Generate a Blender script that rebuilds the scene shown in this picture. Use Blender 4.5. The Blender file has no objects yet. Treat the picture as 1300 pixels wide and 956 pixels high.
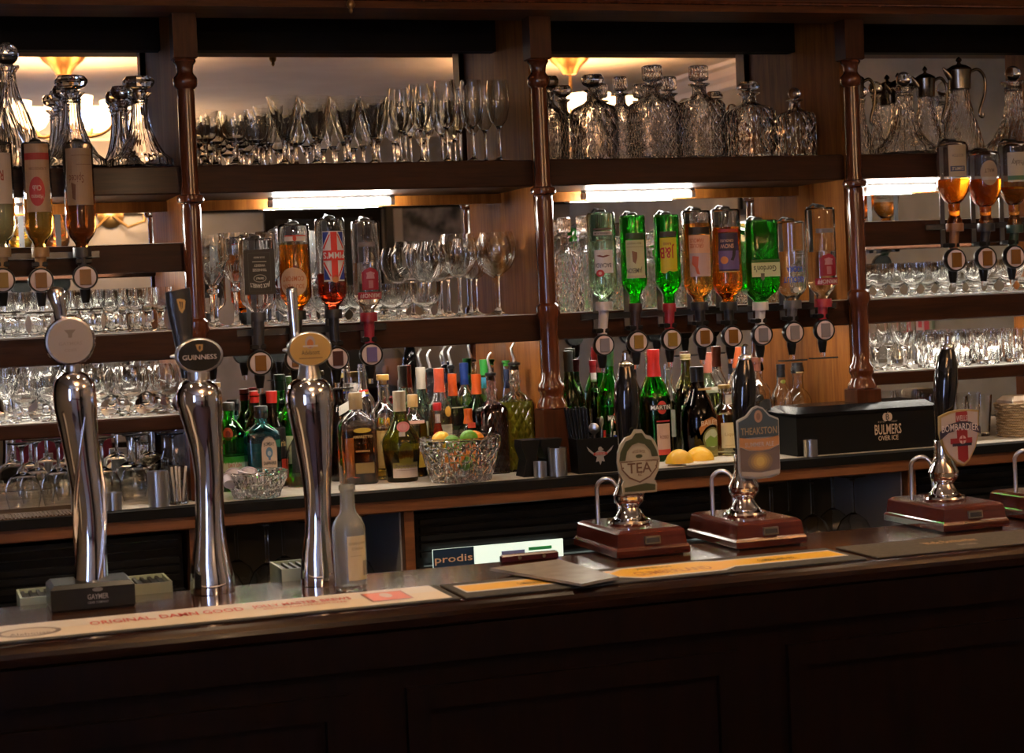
import bpy, bmesh, math, random
from math import pi, sin, cos, sqrt, atan2, radians
from mathutils import Vector, Matrix
random.seed(7)
COL = bpy.context.scene.collection
SC = bpy.context.scene
# ------------------------------------------------------------------ camera
F = 2300.0
CAM = Vector((-1.345, -4.6, 1.65))
yw, pt, rl = radians(18.664), radians(1.472), radians(-2.418)
FWD = Vector((sin(yw) * cos(pt), cos(yw) * cos(pt), -sin(pt)))
_r = Vector((cos(yw), -sin(yw), 0)); _u = _r.cross(FWD)
RT = _r * cos(rl) + _u * sin(rl); UP = -_r * sin(rl) + _u * cos(rl)
cd = bpy.data.cameras.new('camera'); cam = bpy.data.objects.new('camera', cd); COL.objects.link(cam)
M = Matrix((RT, UP, -FWD)).transposed().to_4x4(); M.translation = CAM; cam.matrix_world = M
cd.sensor_width = 36; cd.lens = F * 36 / 1300; cd.shift_y = -44.5 / 1300
cd.clip_start = .05; cd.clip_end = 60
cd.dof.use_dof = True; cd.dof.focus_distance = 4.3; cd.dof.aperture_fstop = 7.0
SC.camera = cam
def ray(px, py): return FWD + RT * ((px - 650) / F) - UP * ((py - 433.5) / F)
def at(px, py, Y):            # point of the photograph on the vertical plane at depth Y
    d = ray(px, py); return CAM + d * ((Y - CAM.y) / d.y)
def atz(px, py, Z):           # point of the photograph on the level plane at height Z
    d = ray(px, py); return CAM + d * ((Z - CAM.z) / d.z)
def scale_at(P): return F / (P - CAM).dot(FWD)
# ------------------------------------------------------------------ materials
MC = {}
def newmat(name):
    m = bpy.data.materials.new(name); m.use_nodes = True; nt = m.node_tree
    return m, nt, nt.nodes['Principled BSDF']
def paint(c, rough=.5, metal=0., emit=0., coat=0., name=None):
    k = ('p', tuple(round(x, 3) for x in c), rough, metal, emit, coat)
    if k in MC: return MC[k]
    m, nt, b = newmat(name or 'paint'); b.inputs['Base Color'].default_value = (*c, 1)
    b.inputs['Roughness'].default_value = rough; b.inputs['Metallic'].default_value = metal
    if coat: b.inputs['Coat Weight'].default_value = coat; b.inputs['Coat Roughness'].default_value = .08
    if emit: b.inputs['Emission Color'].default_value = (*c, 1); b.inputs['Emission Strength'].default_value = emit
    MC[k] = m; return m
def glass(c=(1, 1, 1), rough=0., ior=1.45, name='glass'):
    k = ('g', tuple(round(x, 3) for x in c), rough, ior)
    if k in MC: return MC[k]
    m, nt, b = newmat(name); b.inputs['Base Color'].default_value = (*c, 1); b.inputs['Roughness'].default_value = rough
    b.inputs['IOR'].default_value = ior; b.inputs['Transmission Weight'].default_value = 1
    MC[k] = m; return m
def _math(nt, op, a, b=None):
    n = nt.nodes.new('ShaderNodeMath'); n.operation = op
    for i, v in enumerate((a, b)):
        if v is None: continue
        if isinstance(v, (int, float)): n.inputs[i].default_value = v
        else: nt.links.new(v, n.inputs[i])
    return n.outputs[0]
def crystal(c=(1, 1, 1), n=12, k=120, depth=.004, ior=1.5):
    key = ('c', c, n, k, depth)
    if key in MC: return MC[key]
    m, nt, b = newmat('cut_crystal'); b.inputs['Base Color'].default_value = (*c, 1); b.inputs['Roughness'].default_value = .0
    b.inputs['IOR'].default_value = ior; b.inputs['Transmission Weight'].default_value = 1
    tc = nt.nodes.new('ShaderNodeTexCoord'); sp = nt.nodes.new('ShaderNodeSeparateXYZ'); nt.links.new(tc.outputs['Object'], sp.inputs[0])
    th = _math(nt, 'MULTIPLY', _math(nt, 'ARCTAN2', sp.outputs[1], sp.outputs[0]), n)
    z = _math(nt, 'MULTIPLY', sp.outputs[2], k)
    a = _math(nt, 'ABSOLUTE', _math(nt, 'SINE', _math(nt, 'ADD', th, z)))
    d = _math(nt, 'ABSOLUTE', _math(nt, 'SINE', _math(nt, 'SUBTRACT', th, z)))
    h = _math(nt, 'MINIMUM', a, d)
    bp = nt.nodes.new('ShaderNodeBump'); bp.inputs['Strength'].default_value = 1; bp.inputs['Distance'].default_value = depth
    nt.links.new(h, bp.inputs['Height']); nt.links.new(bp.outputs[0], b.inputs['Normal'])
    MC[key] = m; return m
def wood(name, c1, c2, rough=.3, coat=.4, axis='X', sc=1.0, flow=14, spec=.5):
    m, nt, b = newmat(name); b.inputs['Specular IOR Level'].default_value = spec
    tc = nt.nodes.new('ShaderNodeTexCoord'); mp = nt.nodes.new('ShaderNodeMapping')
    s = {'X': (1.2, flow, flow), 'Y': (flow, 1.2, flow), 'Z': (flow, flow, 1.2)}[axis]
    mp.inputs['Scale'].default_value = [x * sc for x in s]
    nt.links.new(tc.outputs['Object'], mp.inputs[0])
    nz = nt.nodes.new('ShaderNodeTexNoise'); nz.inputs['Scale'].default_value = 3; nz.inputs['Detail'].default_value = 8; nz.inputs['Distortion'].default_value = .6
    nt.links.new(mp.outputs[0], nz.inputs['Vector'])
    n2 = nt.nodes.new('ShaderNodeTexNoise'); n2.inputs['Scale'].default_value = 14; n2.inputs['Detail'].default_value = 4
    nt.links.new(mp.outputs[0], n2.inputs['Vector'])
    mx = _math(nt, 'ADD', _math(nt, 'MULTIPLY', nz.outputs[0], .7), _math(nt, 'MULTIPLY', n2.outputs[0], .3))
    cr = nt.nodes.new('ShaderNodeValToRGB'); cr.color_ramp.elements[0].position = .36; cr.color_ramp.elements[1].position = .62
    cr.color_ramp.elements[0].color = (*c1, 1); cr.color_ramp.elements[1].color = (*c2, 1)
    nt.links.new(mx, cr.inputs[0]); nt.links.new(cr.outputs[0], b.inputs['Base Color'])
    b.inputs['Roughness'].default_value = rough; b.inputs['Coat Weight'].default_value = coat; b.inputs['Coat Roughness'].default_value = .12
    bp = nt.nodes.new('ShaderNodeBump'); bp.inputs['Strength'].default_value = .15; bp.inputs['Distance'].default_value = .002
    nt.links.new(mx, bp.inputs['Height']); nt.links.new(bp.outputs[0], b.inputs['Normal'])
    return m
def cloth(name, c, c2, scale=60, rough=.9):
    m, nt, b = newmat(name); nz = nt.nodes.new('ShaderNodeTexNoise'); nz.inputs['Scale'].default_value = scale
    tc = nt.nodes.new('ShaderNodeTexCoord'); nt.links.new(tc.outputs['Object'], nz.inputs['Vector'])
    cr = nt.nodes.new('ShaderNodeValToRGB'); cr.color_ramp.elements[0].position = .35; cr.color_ramp.elements[1].position = .65
    cr.color_ramp.elements[0].color = (*c, 1); cr.color_ramp.elements[1].color = (*c2, 1)
    nt.links.new(nz.outputs[0], cr.inputs[0]); nt.links.new(cr.outputs[0], b.inputs['Base Color']); b.inputs['Roughness'].default_value = rough
    return m
def weave(name, c, c2, scale=500):
    m, nt, b = newmat(name); tc = nt.nodes.new('ShaderNodeTexCoord'); ck = nt.nodes.new('ShaderNodeTexChecker'); ck.inputs['Scale'].default_value = scale
    ck.inputs[1].default_value = (*c, 1); ck.inputs[2].default_value = (*c2, 1)
    nt.links.new(tc.outputs['Object'], ck.inputs[0]); nt.links.new(ck.outputs[0], b.inputs['Base Color']); b.inputs['Roughness'].default_value = .7
    return m
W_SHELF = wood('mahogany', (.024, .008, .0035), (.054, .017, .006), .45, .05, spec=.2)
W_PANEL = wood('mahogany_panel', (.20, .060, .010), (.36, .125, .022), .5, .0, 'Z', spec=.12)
W_COL = wood('mahogany_turned', (.075, .02, .008), (.15, .042, .016), .16, .7, 'Z')
W_HEAD = wood('mahogany_block', (.040, .011, .0035), (.080, .023, .007), .45, .05, 'Z', spec=.2)
W_NOSE = wood('bar_nosing_wood', (.009, .003, .0016), (.020, .007, .0035), .12, .6, 'X', spec=.3)
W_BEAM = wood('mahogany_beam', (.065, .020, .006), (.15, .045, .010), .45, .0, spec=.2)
W_DARK = wood('dark_and_shaded_wood', (.006, .004, .003), (.011, .007, .005), .6, .0, spec=.15)  # dark wood; on the pelmet boards its near-black stands in for shade
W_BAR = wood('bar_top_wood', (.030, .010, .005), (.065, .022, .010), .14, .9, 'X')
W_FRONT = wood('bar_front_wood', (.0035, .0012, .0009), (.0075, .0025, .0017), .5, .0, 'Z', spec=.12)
W_PUMP = wood('pump_wood', (.050, .010, .007), (.095, .020, .012), .12, .8)
W_COUNTER = wood('counter_edge_wood', (.12, .045, .018), (.23, .09, .035), .4, .3)
W_LIGHT = wood('light_wood', (.30, .17, .08), (.50, .30, .15), .4, .2)
CHROME = paint((.86, .86, .88), .06, 1., name='chrome')
STEEL = paint((.62, .62, .62), .3, 1., name='brushed_steel')
BRASS = paint((.50, .31, .12), .3, 1., name='brass')
BLACK = paint((.009, .009, .010), .32, name='black_plastic'); BLACK.node_tree.nodes['Principled BSDF'].inputs['Specular IOR Level'].default_value = .3
BLACKM = paint((.006, .006, .0065), .55, name='black_matt'); BLACKM.node_tree.nodes['Principled BSDF'].inputs['Specular IOR Level'].default_value = .15
GLOSSBLK = paint((.006, .006, .008), .05, coat=.6, name='black_lacquer')
WHITE = paint((.72, .70, .66), .5)
CLEAR = glass((1, 1, 1))
THIN = glass((.97, .98, .97), 0, 1.47)
CUT = crystal((1, 1, 1), 10, 95, .0022)
CUT2 = crystal((1, 1, 1), 6, 60, .0045)
CUTS = crystal((1, 1, 1), 10, 90, .0012)
MIRROR = paint((.80, .80, .78), .0, 1., name='mirror_silver')
TUBE = paint((1., .96, .86), .4, emit=130., name='tube_glow'); TUBE2 = paint((1., .93, .80), .4, emit=42., name='tube_glow_warm')
# ------------------------------------------------------------------ mesh builder
def ring_fn(q, ex, asp):
    def f(th):
        c, s = cos(th), sin(th)
        k = 1.0
        if q: k = (1 - q) + q / ((abs(c) ** ex + abs(s) ** ex) ** (1 / ex))
        return k * c, k * s * ((1 - q) + q * asp)
    return f
class MB:
    def __init__(s): s.v = []; s.f = []; s.m = []; s.s = []
    def add(s, vs, fs, mat=0, smooth=True, T=None):
        b = len(s.v)
        for p in vs:
            p = Vector(p); s.v.append(T @ p if T else p)
        for f in fs: s.f.append([i + b for i in f]); s.m.append(mat); s.s.append(smooth)
        return s
    def box(s, x0, y0, z0, x1, y1, z1, mat=0, T=None, bev=0.):
        if bev > 0:
            b = bev
            return s.loft([((x0 + b, y0 + b, x1 - b, y1 - b), z0), ((x0, y0, x1, y1), z0 + b), ((x0, y0, x1, y1), z1 - b), ((x0 + b, y0 + b, x1 - b, y1 - b), z1)], mat, T)
        vs = [(x, y, z) for x in (x0, x1) for y in (y0, y1) for z in (z0, z1)]
        return s.add(vs, [(0, 1, 3, 2), (4, 6, 7, 5), (0, 4, 5, 1), (2, 3, 7, 6), (0, 2, 6, 4), (1, 5, 7, 3)], mat, False, T)
    def loft(s, rings, mat=0, T=None):
        vs = []; fs = []
        for (x0, y0, x1, y1), z in rings: vs += [(x0, y0, z), (x1, y0, z), (x1, y1, z), (x0, y1, z)]
        n = len(rings)
        for i in range(n - 1):
            for j in range(4): fs.append((4 * i + j, 4 * i + (j + 1) % 4, 4 * i + 4 + (j + 1) % 4, 4 * i + 4 + j))
        fs.append((3, 2, 1, 0)); k = 4 * (n - 1); fs.append((k, k + 1, k + 2, k + 3))
        return s.add(vs, fs, mat, False, T)
    def lathe(s, prof, seg=24, mat=0, T=None, ex=5., asp=1., flute=None, twist=0., smooth=True):
        vs = []; rows = []
        for p in prof:
            r, z = p[0], p[1]; q = p[2] if len(p) > 2 else 0.
            if r <= 1e-7: rows.append([len(vs)]); vs.append((0, 0, z)); continue
            f = ring_fn(q, ex, asp); row = []
            for j in range(seg):
                th = 2 * pi * (j + .5) / seg + pi / 4 * 0 + twist * z
                c, t = f(th); rr = r * (1 + (flute[1] * (1 if j % 2 else -1) if flute and (len(p) < 4) else 0))
                row.append(len(vs)); vs.append((rr * c, rr * t, z))
            rows.append(row)
        fs = []
        for a, b in zip(rows, rows[1:]):
            if len(a) == 1 and len(b) == 1: continue
            for j in range(seg):
                k = (j + 1) % seg
                if len(a) == 1: fs.append((a[0], b[k], b[j]))
                elif len(b) == 1: fs.append((a[j], a[k], b[0]))
                else: fs.append((a[j], a[k], b[k], b[j]))
        if len(rows[0]) > 1: fs.append(list(reversed(rows[0])))
        if len(rows[-1]) > 1: fs.append(rows[-1])
        return s.add(vs, fs, mat, smooth, T)
    def cyl(s, p, q, r, mat=0, seg=12, r2=None, smooth=True):
        p, q = Vector(p), Vector(q); d = q - p; L = d.length
        T = Matrix.Translation(p) @ d.to_track_quat('Z', 'Y').to_matrix().to_4x4()
        r2 = r if r2 is None else r2
        return s.lathe([(0, 0), (r, 0), (r2, L), (0, L)], seg, mat, T, smooth=smooth)
    def tube(s, pts, r, mat=0, seg=10, closed=False):
        pts = [Vector(p) for p in pts]; n = len(pts); rr = r if isinstance(r, (list, tuple)) else [r] * n
        vs = []; fs = []; pn = None
        for i, p in enumerate(pts):
            if closed: d = pts[(i + 1) % n] - pts[i - 1]
            else: d = pts[min(i + 1, n - 1)] - pts[max(i - 1, 0)]
            d = d.normalized()
            if pn is None: pn = d.orthogonal().normalized()
            pn = (pn - d * pn.dot(d)).normalized(); bn = d.cross(pn)
            for j in range(seg):
                a = 2 * pi * j / seg; vs.append(p + (pn * cos(a) + bn * sin(a)) * rr[i])
        for i in range(n if closed else n - 1):
            k = (i + 1) % n
            for j in range(seg): fs.append((i * seg + j, i * seg + (j + 1) % seg, k * seg + (j + 1) % seg, k * seg + j))
        if not closed:
            fs.append(list(range(seg))[::-1]); fs.append([(n - 1) * seg + j for j in range(seg)])
        return s.add(vs, fs, mat, True)
    def prism(s, pts, y0, y1, mat=0, T=None, smooth=False):      # outline in x,z pushed along y
        n = len(pts); vs = [(x, y0, z) for x, z in pts] + [(x, y1, z) for x, z in pts]
        fs = [list(range(n)), list(range(2 * n - 1, n - 1, -1))] + [(j, n + j, n + (j + 1) % n, (j + 1) % n) for j in range(n)]
        return s.add(vs, fs, mat, smooth, T)
    def ball(s, c, r, mat=0, seg=16, sz=1.):
        pr = [(r * sin(pi * i / 8), -r * sz * cos(pi * i / 8)) for i in range(9)]; pr[0] = (0, -r * sz); pr[-1] = (0, r * sz)
        return s.lathe(pr, seg, mat, Matrix.Translation(c))
    def build(s, name, mats, parent=None, loc=None):
        me = bpy.data.meshes.new(name); me.from_pydata([tuple(v) for v in s.v], [], s.f)
        if not isinstance(mats, (list, tuple)): mats = [mats]
        for m in mats: me.materials.append(m)
        me.polygons.foreach_set('material_index', s.m); me.polygons.foreach_set('use_smooth', s.s)
        bm = bmesh.new(); bm.from_mesh(me); bmesh.ops.recalc_face_normals(bm, faces=bm.faces)
        for e in bm.edges:
            if len(e.link_faces) == 2 and e.calc_face_angle(0) > .7: e.smooth = False
        bm.to_mesh(me); bm.free()
        o = bpy.data.objects.new(name, me); COL.objects.link(o)
        if parent is not None: o.parent = parent
        if loc is not None: o.location = loc
        return o
def tag(o, label=None, cat=None, group=None, kind=None):
    for k, v in (('label', label), ('category', cat), ('group', group), ('kind', kind)):
        if v: o[k] = v
    return o
def thing(name, label, cat, loc=(0, 0, 0), rz=0., group=None):
    o = bpy.data.objects.new(name, None); COL.objects.link(o); o.location = loc; o.rotation_euler = (0, 0, rz)
    o.empty_display_size = .05
    return tag(o, label, cat, group)
def dup(r, loc, rz=None, label=None, group=None, sc=None):
    def cp(o, par):
        c = o.copy(); COL.objects.link(c); c.parent = par
        for ch in [x for x in KIDS.get(o.name, [])]: KIDS.setdefault(c.name, []).append(cp(ch, c))
        return c
    if r.name not in KIDS:
        for o in list(r.children_recursive):
            KIDS.setdefault(o.parent.name, []).append(o)
        KIDS.setdefault(r.name, [])
    c = cp(r, None); c.location = loc
    if rz is not None: c.rotation_euler = (0, 0, rz)
    if sc is not None: c.scale = (sc, sc, sc)
    if label: c['label'] = label
    if group: c['group'] = group
    return c
KIDS = {}
def structure(name, mb, mat): return tag(mb.build(name, mat), kind='structure')
# ------------------------------------------------------------------ decals: flat writing and label patches laid on a surface
TXT = {}
def text2d(s, bold=.0):
    k = (s, bold)
    if k in TXT: return TXT[k]
    cu = bpy.data.curves.new('t', 'FONT'); cu.body = s; cu.size = 1; cu.resolution_u = 2; cu.align_x = 'CENTER'; cu.offset = bold
    ob = bpy.data.objects.new('t', cu); COL.objects.link(ob); bpy.context.view_layer.update()
    me = bpy.data.meshes.new_from_object(ob.evaluated_get(bpy.context.evaluated_depsgraph_get()))
    vs = [(v.co.x, v.co.y) for v in me.vertices]; fs = [tuple(p.vertices) for p in me.polygons]
    bpy.data.objects.remove(ob); bpy.data.curves.remove(cu); bpy.data.meshes.remove(me)
    w = (max(v[0] for v in vs) - min(v[0] for v in vs)) if vs else 1; mx = (max(v[0] for v in vs) + min(v[0] for v in vs)) / 2
    TXT[k] = ([((x - mx), (y - .345)) for x, y in vs], fs, w); return TXT[k]
def ell(cx, cz, rx, rz, n=20): return [(cx + rx * cos(2 * pi * i / n), cz + rz * sin(2 * pi * i / n)) for i in range(n)]
def decal(name, items, wrap, parent, U=1., V=1., step=.006, base=.0004, gap=.00025, rough=.45, mats=None):
    """items in units of U (across) and V (up); wrap maps (u, v, off) to a point"""
    if len(items) > 1 and not mats:
        bb = []
        for it in items:
            if it[0] == 'r': b = (it[1] * U, it[2] * V, it[3] * U, it[4] * V)
            elif it[0] == 'e': b = ((it[1] - it[3]) * U, (it[2] - it[4]) * V, (it[1] + it[3]) * U, (it[2] + it[4]) * V)
            elif it[0] == 'p': b = (min(q[0] for q in it[1]) * U, min(q[1] for q in it[1]) * V, max(q[0] for q in it[1]) * U, max(q[1] for q in it[1]) * V)
            else: w_ = (it[5] * U if it[5] else it[4] * V * .7 * len(it[1])) / 2; b = (it[2] * U - w_, (it[3] - it[4] / 2) * V, it[2] * U + w_, (it[3] + it[4] / 2) * V)
            bb.append(b)
        g = list(range(len(items))); e = .009
        for i in range(len(items)):
            for j in range(i):
                a, b = bb[i], bb[j]
                if a[0] < b[2] + e and b[0] < a[2] + e and a[1] < b[3] + e and b[1] < a[3] + e:
                    k, l = g[i], g[j]; g = [l if q == k else q for q in g]
        if len(set(g)) > 1:
            out = None
            for k in sorted(set(g)):
                sub = [it for it, q in zip(items, g) if q == k]
                o = decal(name if any(it[0] != 't' for it in sub) else 'lettering', sub, wrap, parent, U, V, step, base, gap, rough, True)
                out = out or o
            return out
    vs = []; fs = []; mi = []; ml = []
    for k, it in enumerate(items):
        off = base + gap * k; col = it[-1]; kd = it[0]
        m = col if isinstance(col, bpy.types.Material) else paint(col, rough)
        if m not in ml: ml.append(m)
        bm = bmesh.new()
        if kd == 'r':
            x0, z0, x1, z1 = it[1] * U, it[2] * V, it[3] * U, it[4] * V; P = [(x0, z0), (x1, z0), (x1, z1), (x0, z1)]
        elif kd == 'e': P = ell(it[1] * U, it[2] * V, it[3] * U, it[4] * V)
        elif kd == 'p': P = [(a * U, b * V) for a, b in it[1]]
        if kd == 't':      # ('t', string, u, v, cap height, width or None, arc, colour)
            tv, tf, w = text2d(it[1], .012); h = it[4] * V / .70; sx = h if not it[5] else it[5] * U / max(w, .01)
            bv = [bm.verts.new((x * sx + it[2] * U, 0, y * h + it[3] * V - it[6] * (x * sx) ** 2 / U)) for x, y in tv]
            for f in tf:
                try: bm.faces.new([bv[i] for i in f])
                except ValueError: pass
        else:
            bm.faces.new([bm.verts.new((x, 0, z)) for x, z in P])
        if step:
            xs = [v.co.x for v in bm.verts]; a = min(xs); b = max(xs); n = int((b - a) / step)
            for i in range(1, n + 1):
                x = a + (b - a) * i / (n + 1)
                bmesh.ops.bisect_plane(bm, geom=bm.verts[:] + bm.edges[:] + bm.faces[:], plane_co=(x, 0, 0), plane_no=(1, 0, 0))
        bm.verts.index_update(); b0 = len(vs)
        vs += [tuple(wrap(v.co.x, v.co.z, off)) for v in bm.verts]
        for f in bm.faces: fs.append([v.index + b0 for v in f.verts]); mi.append(ml.index(m))
        bm.free()
    me = bpy.data.meshes.new(name); me.from_pydata(vs, [], fs)
    for m in ml: me.materials.append(m)
    me.polygons.foreach_set('material_index', mi)
    o = bpy.data.objects.new(name, me); COL.objects.link(o); o.parent = parent; return o
def wcyl(R, rot=0.): return lambda u, v, o: ((R + o) * sin(u / R + rot), -(R + o) * cos(u / R + rot), v)
def wflat(y, tx=0., tz=0., lean=0.): return lambda u, v, o: (u + tx, y - o + lean * v, v + tz)
def wtop(z, T=None):
    def f(u, v, o):
        p = Vector((u, v, z + o)); return T @ p if T else p
    return f
def interp(prof, z):
    for a, b in zip(prof, prof[1:]):
        if a[1] <= z <= b[1] and b[1] > a[1]:
            t = (z - a[1]) / (b[1] - a[1]); return tuple(a[i] + (b[i] - a[i]) * t for i in (0, 2))
    return prof[-1][0], prof[-1][2]
# ------------------------------------------------------------------ setting
ZB = 1.131            # bar top
ZC = 1.198            # back counter top
Z1, Z1B = 1.9885, 1.9216
Z2, Z2B = 1.598, 1.531
ZA, ZAB = at(150, 311, -.28).z, at(150, 311, -.28).z - .067
ZCt, ZCb = 1.399, 1.364
MT = 2.297
XC = [-1.562, -.679, .204, 1.088, 1.971]
XL, XR, YF, HC = -3.2, 2.65, -6.0, 2.75
wallm = cloth('wall_plaster', (.30, .275, .25), (.34, .31, .285), 8)
ceilm = cloth('ceiling_paint', (.66, .60, .52), (.72, .66, .57), 5)
greym = cloth('side_wall_paint', (.27, .25, .20), (.31, .29, .235), 8)
structure('floor', MB().box(XL - .1, YF - .1, -.1, XR + .1, .1, 0), cloth('floor_carpet', (.03, .012, .012), (.06, .025, .02), 40))
structure('ceiling', MB().box(XL - .1, YF - .1, HC, XR + .1, .1, HC + .1), ceilm)
structure('wall_back', MB().box(XL - .1, 0, 0, XR + .1, .1, HC), W_DARK)
structure('wall_right', MB().box(XR, YF, 0, XR + .1, 0, HC), greym)
structure('wall_opposite', MB().box(XL, YF - .1, 0, XR, YF, HC), wallm)
wy0, wy1, wz0, wz1 = -5.85, -4.45, .8, 2.35
w = MB(); w.box(XL - .1, YF, 0, XL, 0, wz0).box(XL - .1, YF, wz1, XL, 0, HC).box(XL - .1, YF, wz0, XL, wy0, wz1).box(XL - .1, wy1, wz0, XL, 0, wz1)
structure('wall_left', w, wallm)
w = MB()
for z0, z1 in ((wz0, wz0 + .06), (wz1 - .06, wz1)): w.box(XL - .08, wy0, z0, XL + .01, wy1, z1)
for y in (wy0, wy0 + .67, wy1 - .06): w.box(XL - .08, y, wz0, XL + .01, y + .06, wz1)
wf = structure('window_1', w, WHITE)
MB().box(XL - .06, wy0, wz0, XL - .055, wy1, wz1).build('window_pane', glass((.95, .98, 1.), 0, 1.02), wf)
cn = [(0, 0), (.10, 0), (.10, -.02), (.07, -.03), (.05, -.06), (.02, -.08), (.02, -.11), (0, -.12)]
w = MB()
w.prism([(XR - a, HC + b) for a, b in cn], YF, 0)
structure('trim_1', w, ceilm)
w = MB(); T = Matrix.Rotation(pi / 2, 4, 'Z')
w.prism([(YF + a, HC + b) for a, b in cn], -XR, -XL, T=T)
structure('trim_2', w, ceilm)
# picture rail, dado on the opposite wall
structure('trim_3', MB().box(XL, YF, .82, XR, YF + .03, .9).box(XL, YF, 2.2, XR, YF + .02, 2.24), W_DARK)

def mirrored(px, py, Yv):           # a place in the room that the back-bar mirror shows at this point
    p = at(px, py, Yv); return Vector((p.x, -p.y, p.z))
# ------------------------------------------------------------------ back bar carcase
bays = [(XC[i] + .015, XC[i + 1] - .015) for i in range(4)]
bn = ['end bay by the window wall', 'bay with the wine glasses', 'bay with the square decanters', 'end bay with the claret jugs']
LINER = paint((.80, .78, .73), .2, name='pale_shelf_liner')
def shelf(x0, x1, z0, z1, label):
    b = MB()
    if z1 - z0 > .06 and z1 < 1.9: b.box(x0, -.28, z0, x1, -.262, z1, bev=.003).box(x0, -.262, z1 - .02, x1, -.006, z1)
    else: b.box(x0, -.28, z0, x1, -.006, z1, bev=.003)
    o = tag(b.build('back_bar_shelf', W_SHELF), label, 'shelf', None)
    if z1 < 1.9: MB().box(x0 + .002, -.278, z1, x1 - .002, -.008, z1 + .0012).build('shelf_liner', LINER, o)
    return o
for i, (a, b) in enumerate(bays):
    tag(MB().box(a, -.006, ZC, b, -.001, MT).build('mirror_panel', MIRROR), 'tall mirror behind the shelves in the ' + bn[i], 'mirror')
    shelf(a, b, Z1B, Z1, 'thick mahogany top shelf in the ' + bn[i])
    shelf(a, b, Z2B, Z2, 'thick mahogany shelf at mid height in the ' + bn[i])
    if i in (0, 3):
        shelf(a, b, ZAB, ZA, 'mahogany shelf behind the row of optics in the ' + bn[i])
        shelf(a, b, ZCb, ZCt, 'thin mahogany lowest shelf in the ' + bn[i])
    tag(MB().box(a, -.03, MT, b, -.001, 2.42).build('pelmet_board', W_DARK), 'pelmet board, shade coloured in near-black, above the mirror in the ' + bn[i], 'panel')  # near-black colour puts the shade of the unlit recess into the pelmet
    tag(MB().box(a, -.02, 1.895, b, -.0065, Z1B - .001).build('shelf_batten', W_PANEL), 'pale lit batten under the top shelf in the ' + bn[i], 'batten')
colname = ['out of view by the window wall', 'beside the harp-topped tap handle', 'in the middle of the back bar', 'beside the ice box']
for i, x in enumerate(XC[1:4]):
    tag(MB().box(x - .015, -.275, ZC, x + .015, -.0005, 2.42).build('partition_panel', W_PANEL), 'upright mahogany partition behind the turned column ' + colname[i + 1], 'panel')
    t = thing('turned_column', 'turned mahogany column ' + colname[i + 1], 'column', (x, -.308, ZC))
    h = 2.42 - ZC; k = lambda z: z - ZC
    MB().box(-.028, -.028, k(2.235), .028, .028, h, bev=.003).build('column_head', W_HEAD, t)
    sh = [(0, k(2.236)), (.026, k(2.236)), (.027, k(2.23)), (.021, k(2.222)), (.019, k(2.205)), (.021, k(2.2)), (.028, k(2.192)), (.029, k(2.182)), (.027, k(2.172)), (.020, k(2.165)), (.0205, k(2.15)), (.021, k(1.935)), (.0225, k(1.925)),
          (.023, k(1.918)), (.031, k(1.914)), (.033, k(1.907)), (.031, k(1.90)), (.023, k(1.896)), (.022, k(1.89)), (.0235, k(1.88)), (.0225, k(1.64)), (.023, k(1.625)), (.030, k(1.618)), (.031, k(1.60)), (.026, k(1.585)), (.024, k(1.57)), (.0235, k(1.46)),
          (.025, k(1.43)), (.033, k(1.42)), (.034, k(1.405)), (.029, k(1.395)), (.031, k(1.385)), (.038, k(1.372)), (.039, k(1.362)), (0, k(1.362))]
    MB().lathe(sh, 28).build('column_shaft', W_COL, t)
    MB().box(-.036, -.036, 0, .036, .032, k(1.362), bev=.004).build('column_plinth', W_HEAD, t)
for x, lb in ((XC[0] - .0, 'closing the window wall end of the back bar'), (XC[4] + .0, 'closing the claret jug end of the back bar')):
    tag(MB().box(x - .015, -.275, ZC, x + .015, -.0005, 2.42).build('partition_panel', W_PANEL), 'upright mahogany end panel ' + lb, 'panel')
# overhead canopy
zb = at(650, 18, -.36).z
t = thing('overhead_beam', 'polished mahogany canopy beam running above all the shelves', 'beam', (0, -.3, zb))
MB().box(-1.7, -.14, .02, 2.3, .05, HC - zb - .001).box(-1.7, -.13, .0, 2.3, .04, .02).build('beam_board', W_BEAM, t)
MB().tube([(-1.7, -.135, .022), (2.3, -.135, .022)], .006, seg=8).build('bead_moulding', W_COL, t)
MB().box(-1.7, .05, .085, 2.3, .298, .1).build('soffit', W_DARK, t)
p = at(445, 2, -.47)
t = thing('hanging_brass_finial', 'small turned brass finial hanging from the canopy beam', 'finial', (p.x, -.47, at(445, 0, -.47).z))
MB().lathe([(0, -.032), (.003, -.03), (.005, -.025), (.004, -.021), (.009, -.016), (.0105, -.01), (.008, -.003), (.005, 0), (.007, .004), (.0115, .012), (.011, .02), (.006, .026), (0, .026)], 20).build('drop', BRASS, t)
MB().cyl((0, 0, .024), (0, 0, .05), .004).cyl((0, 0, .05), (0, .032, .05), .004).build('hook_stem', BRASS, t)
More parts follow.
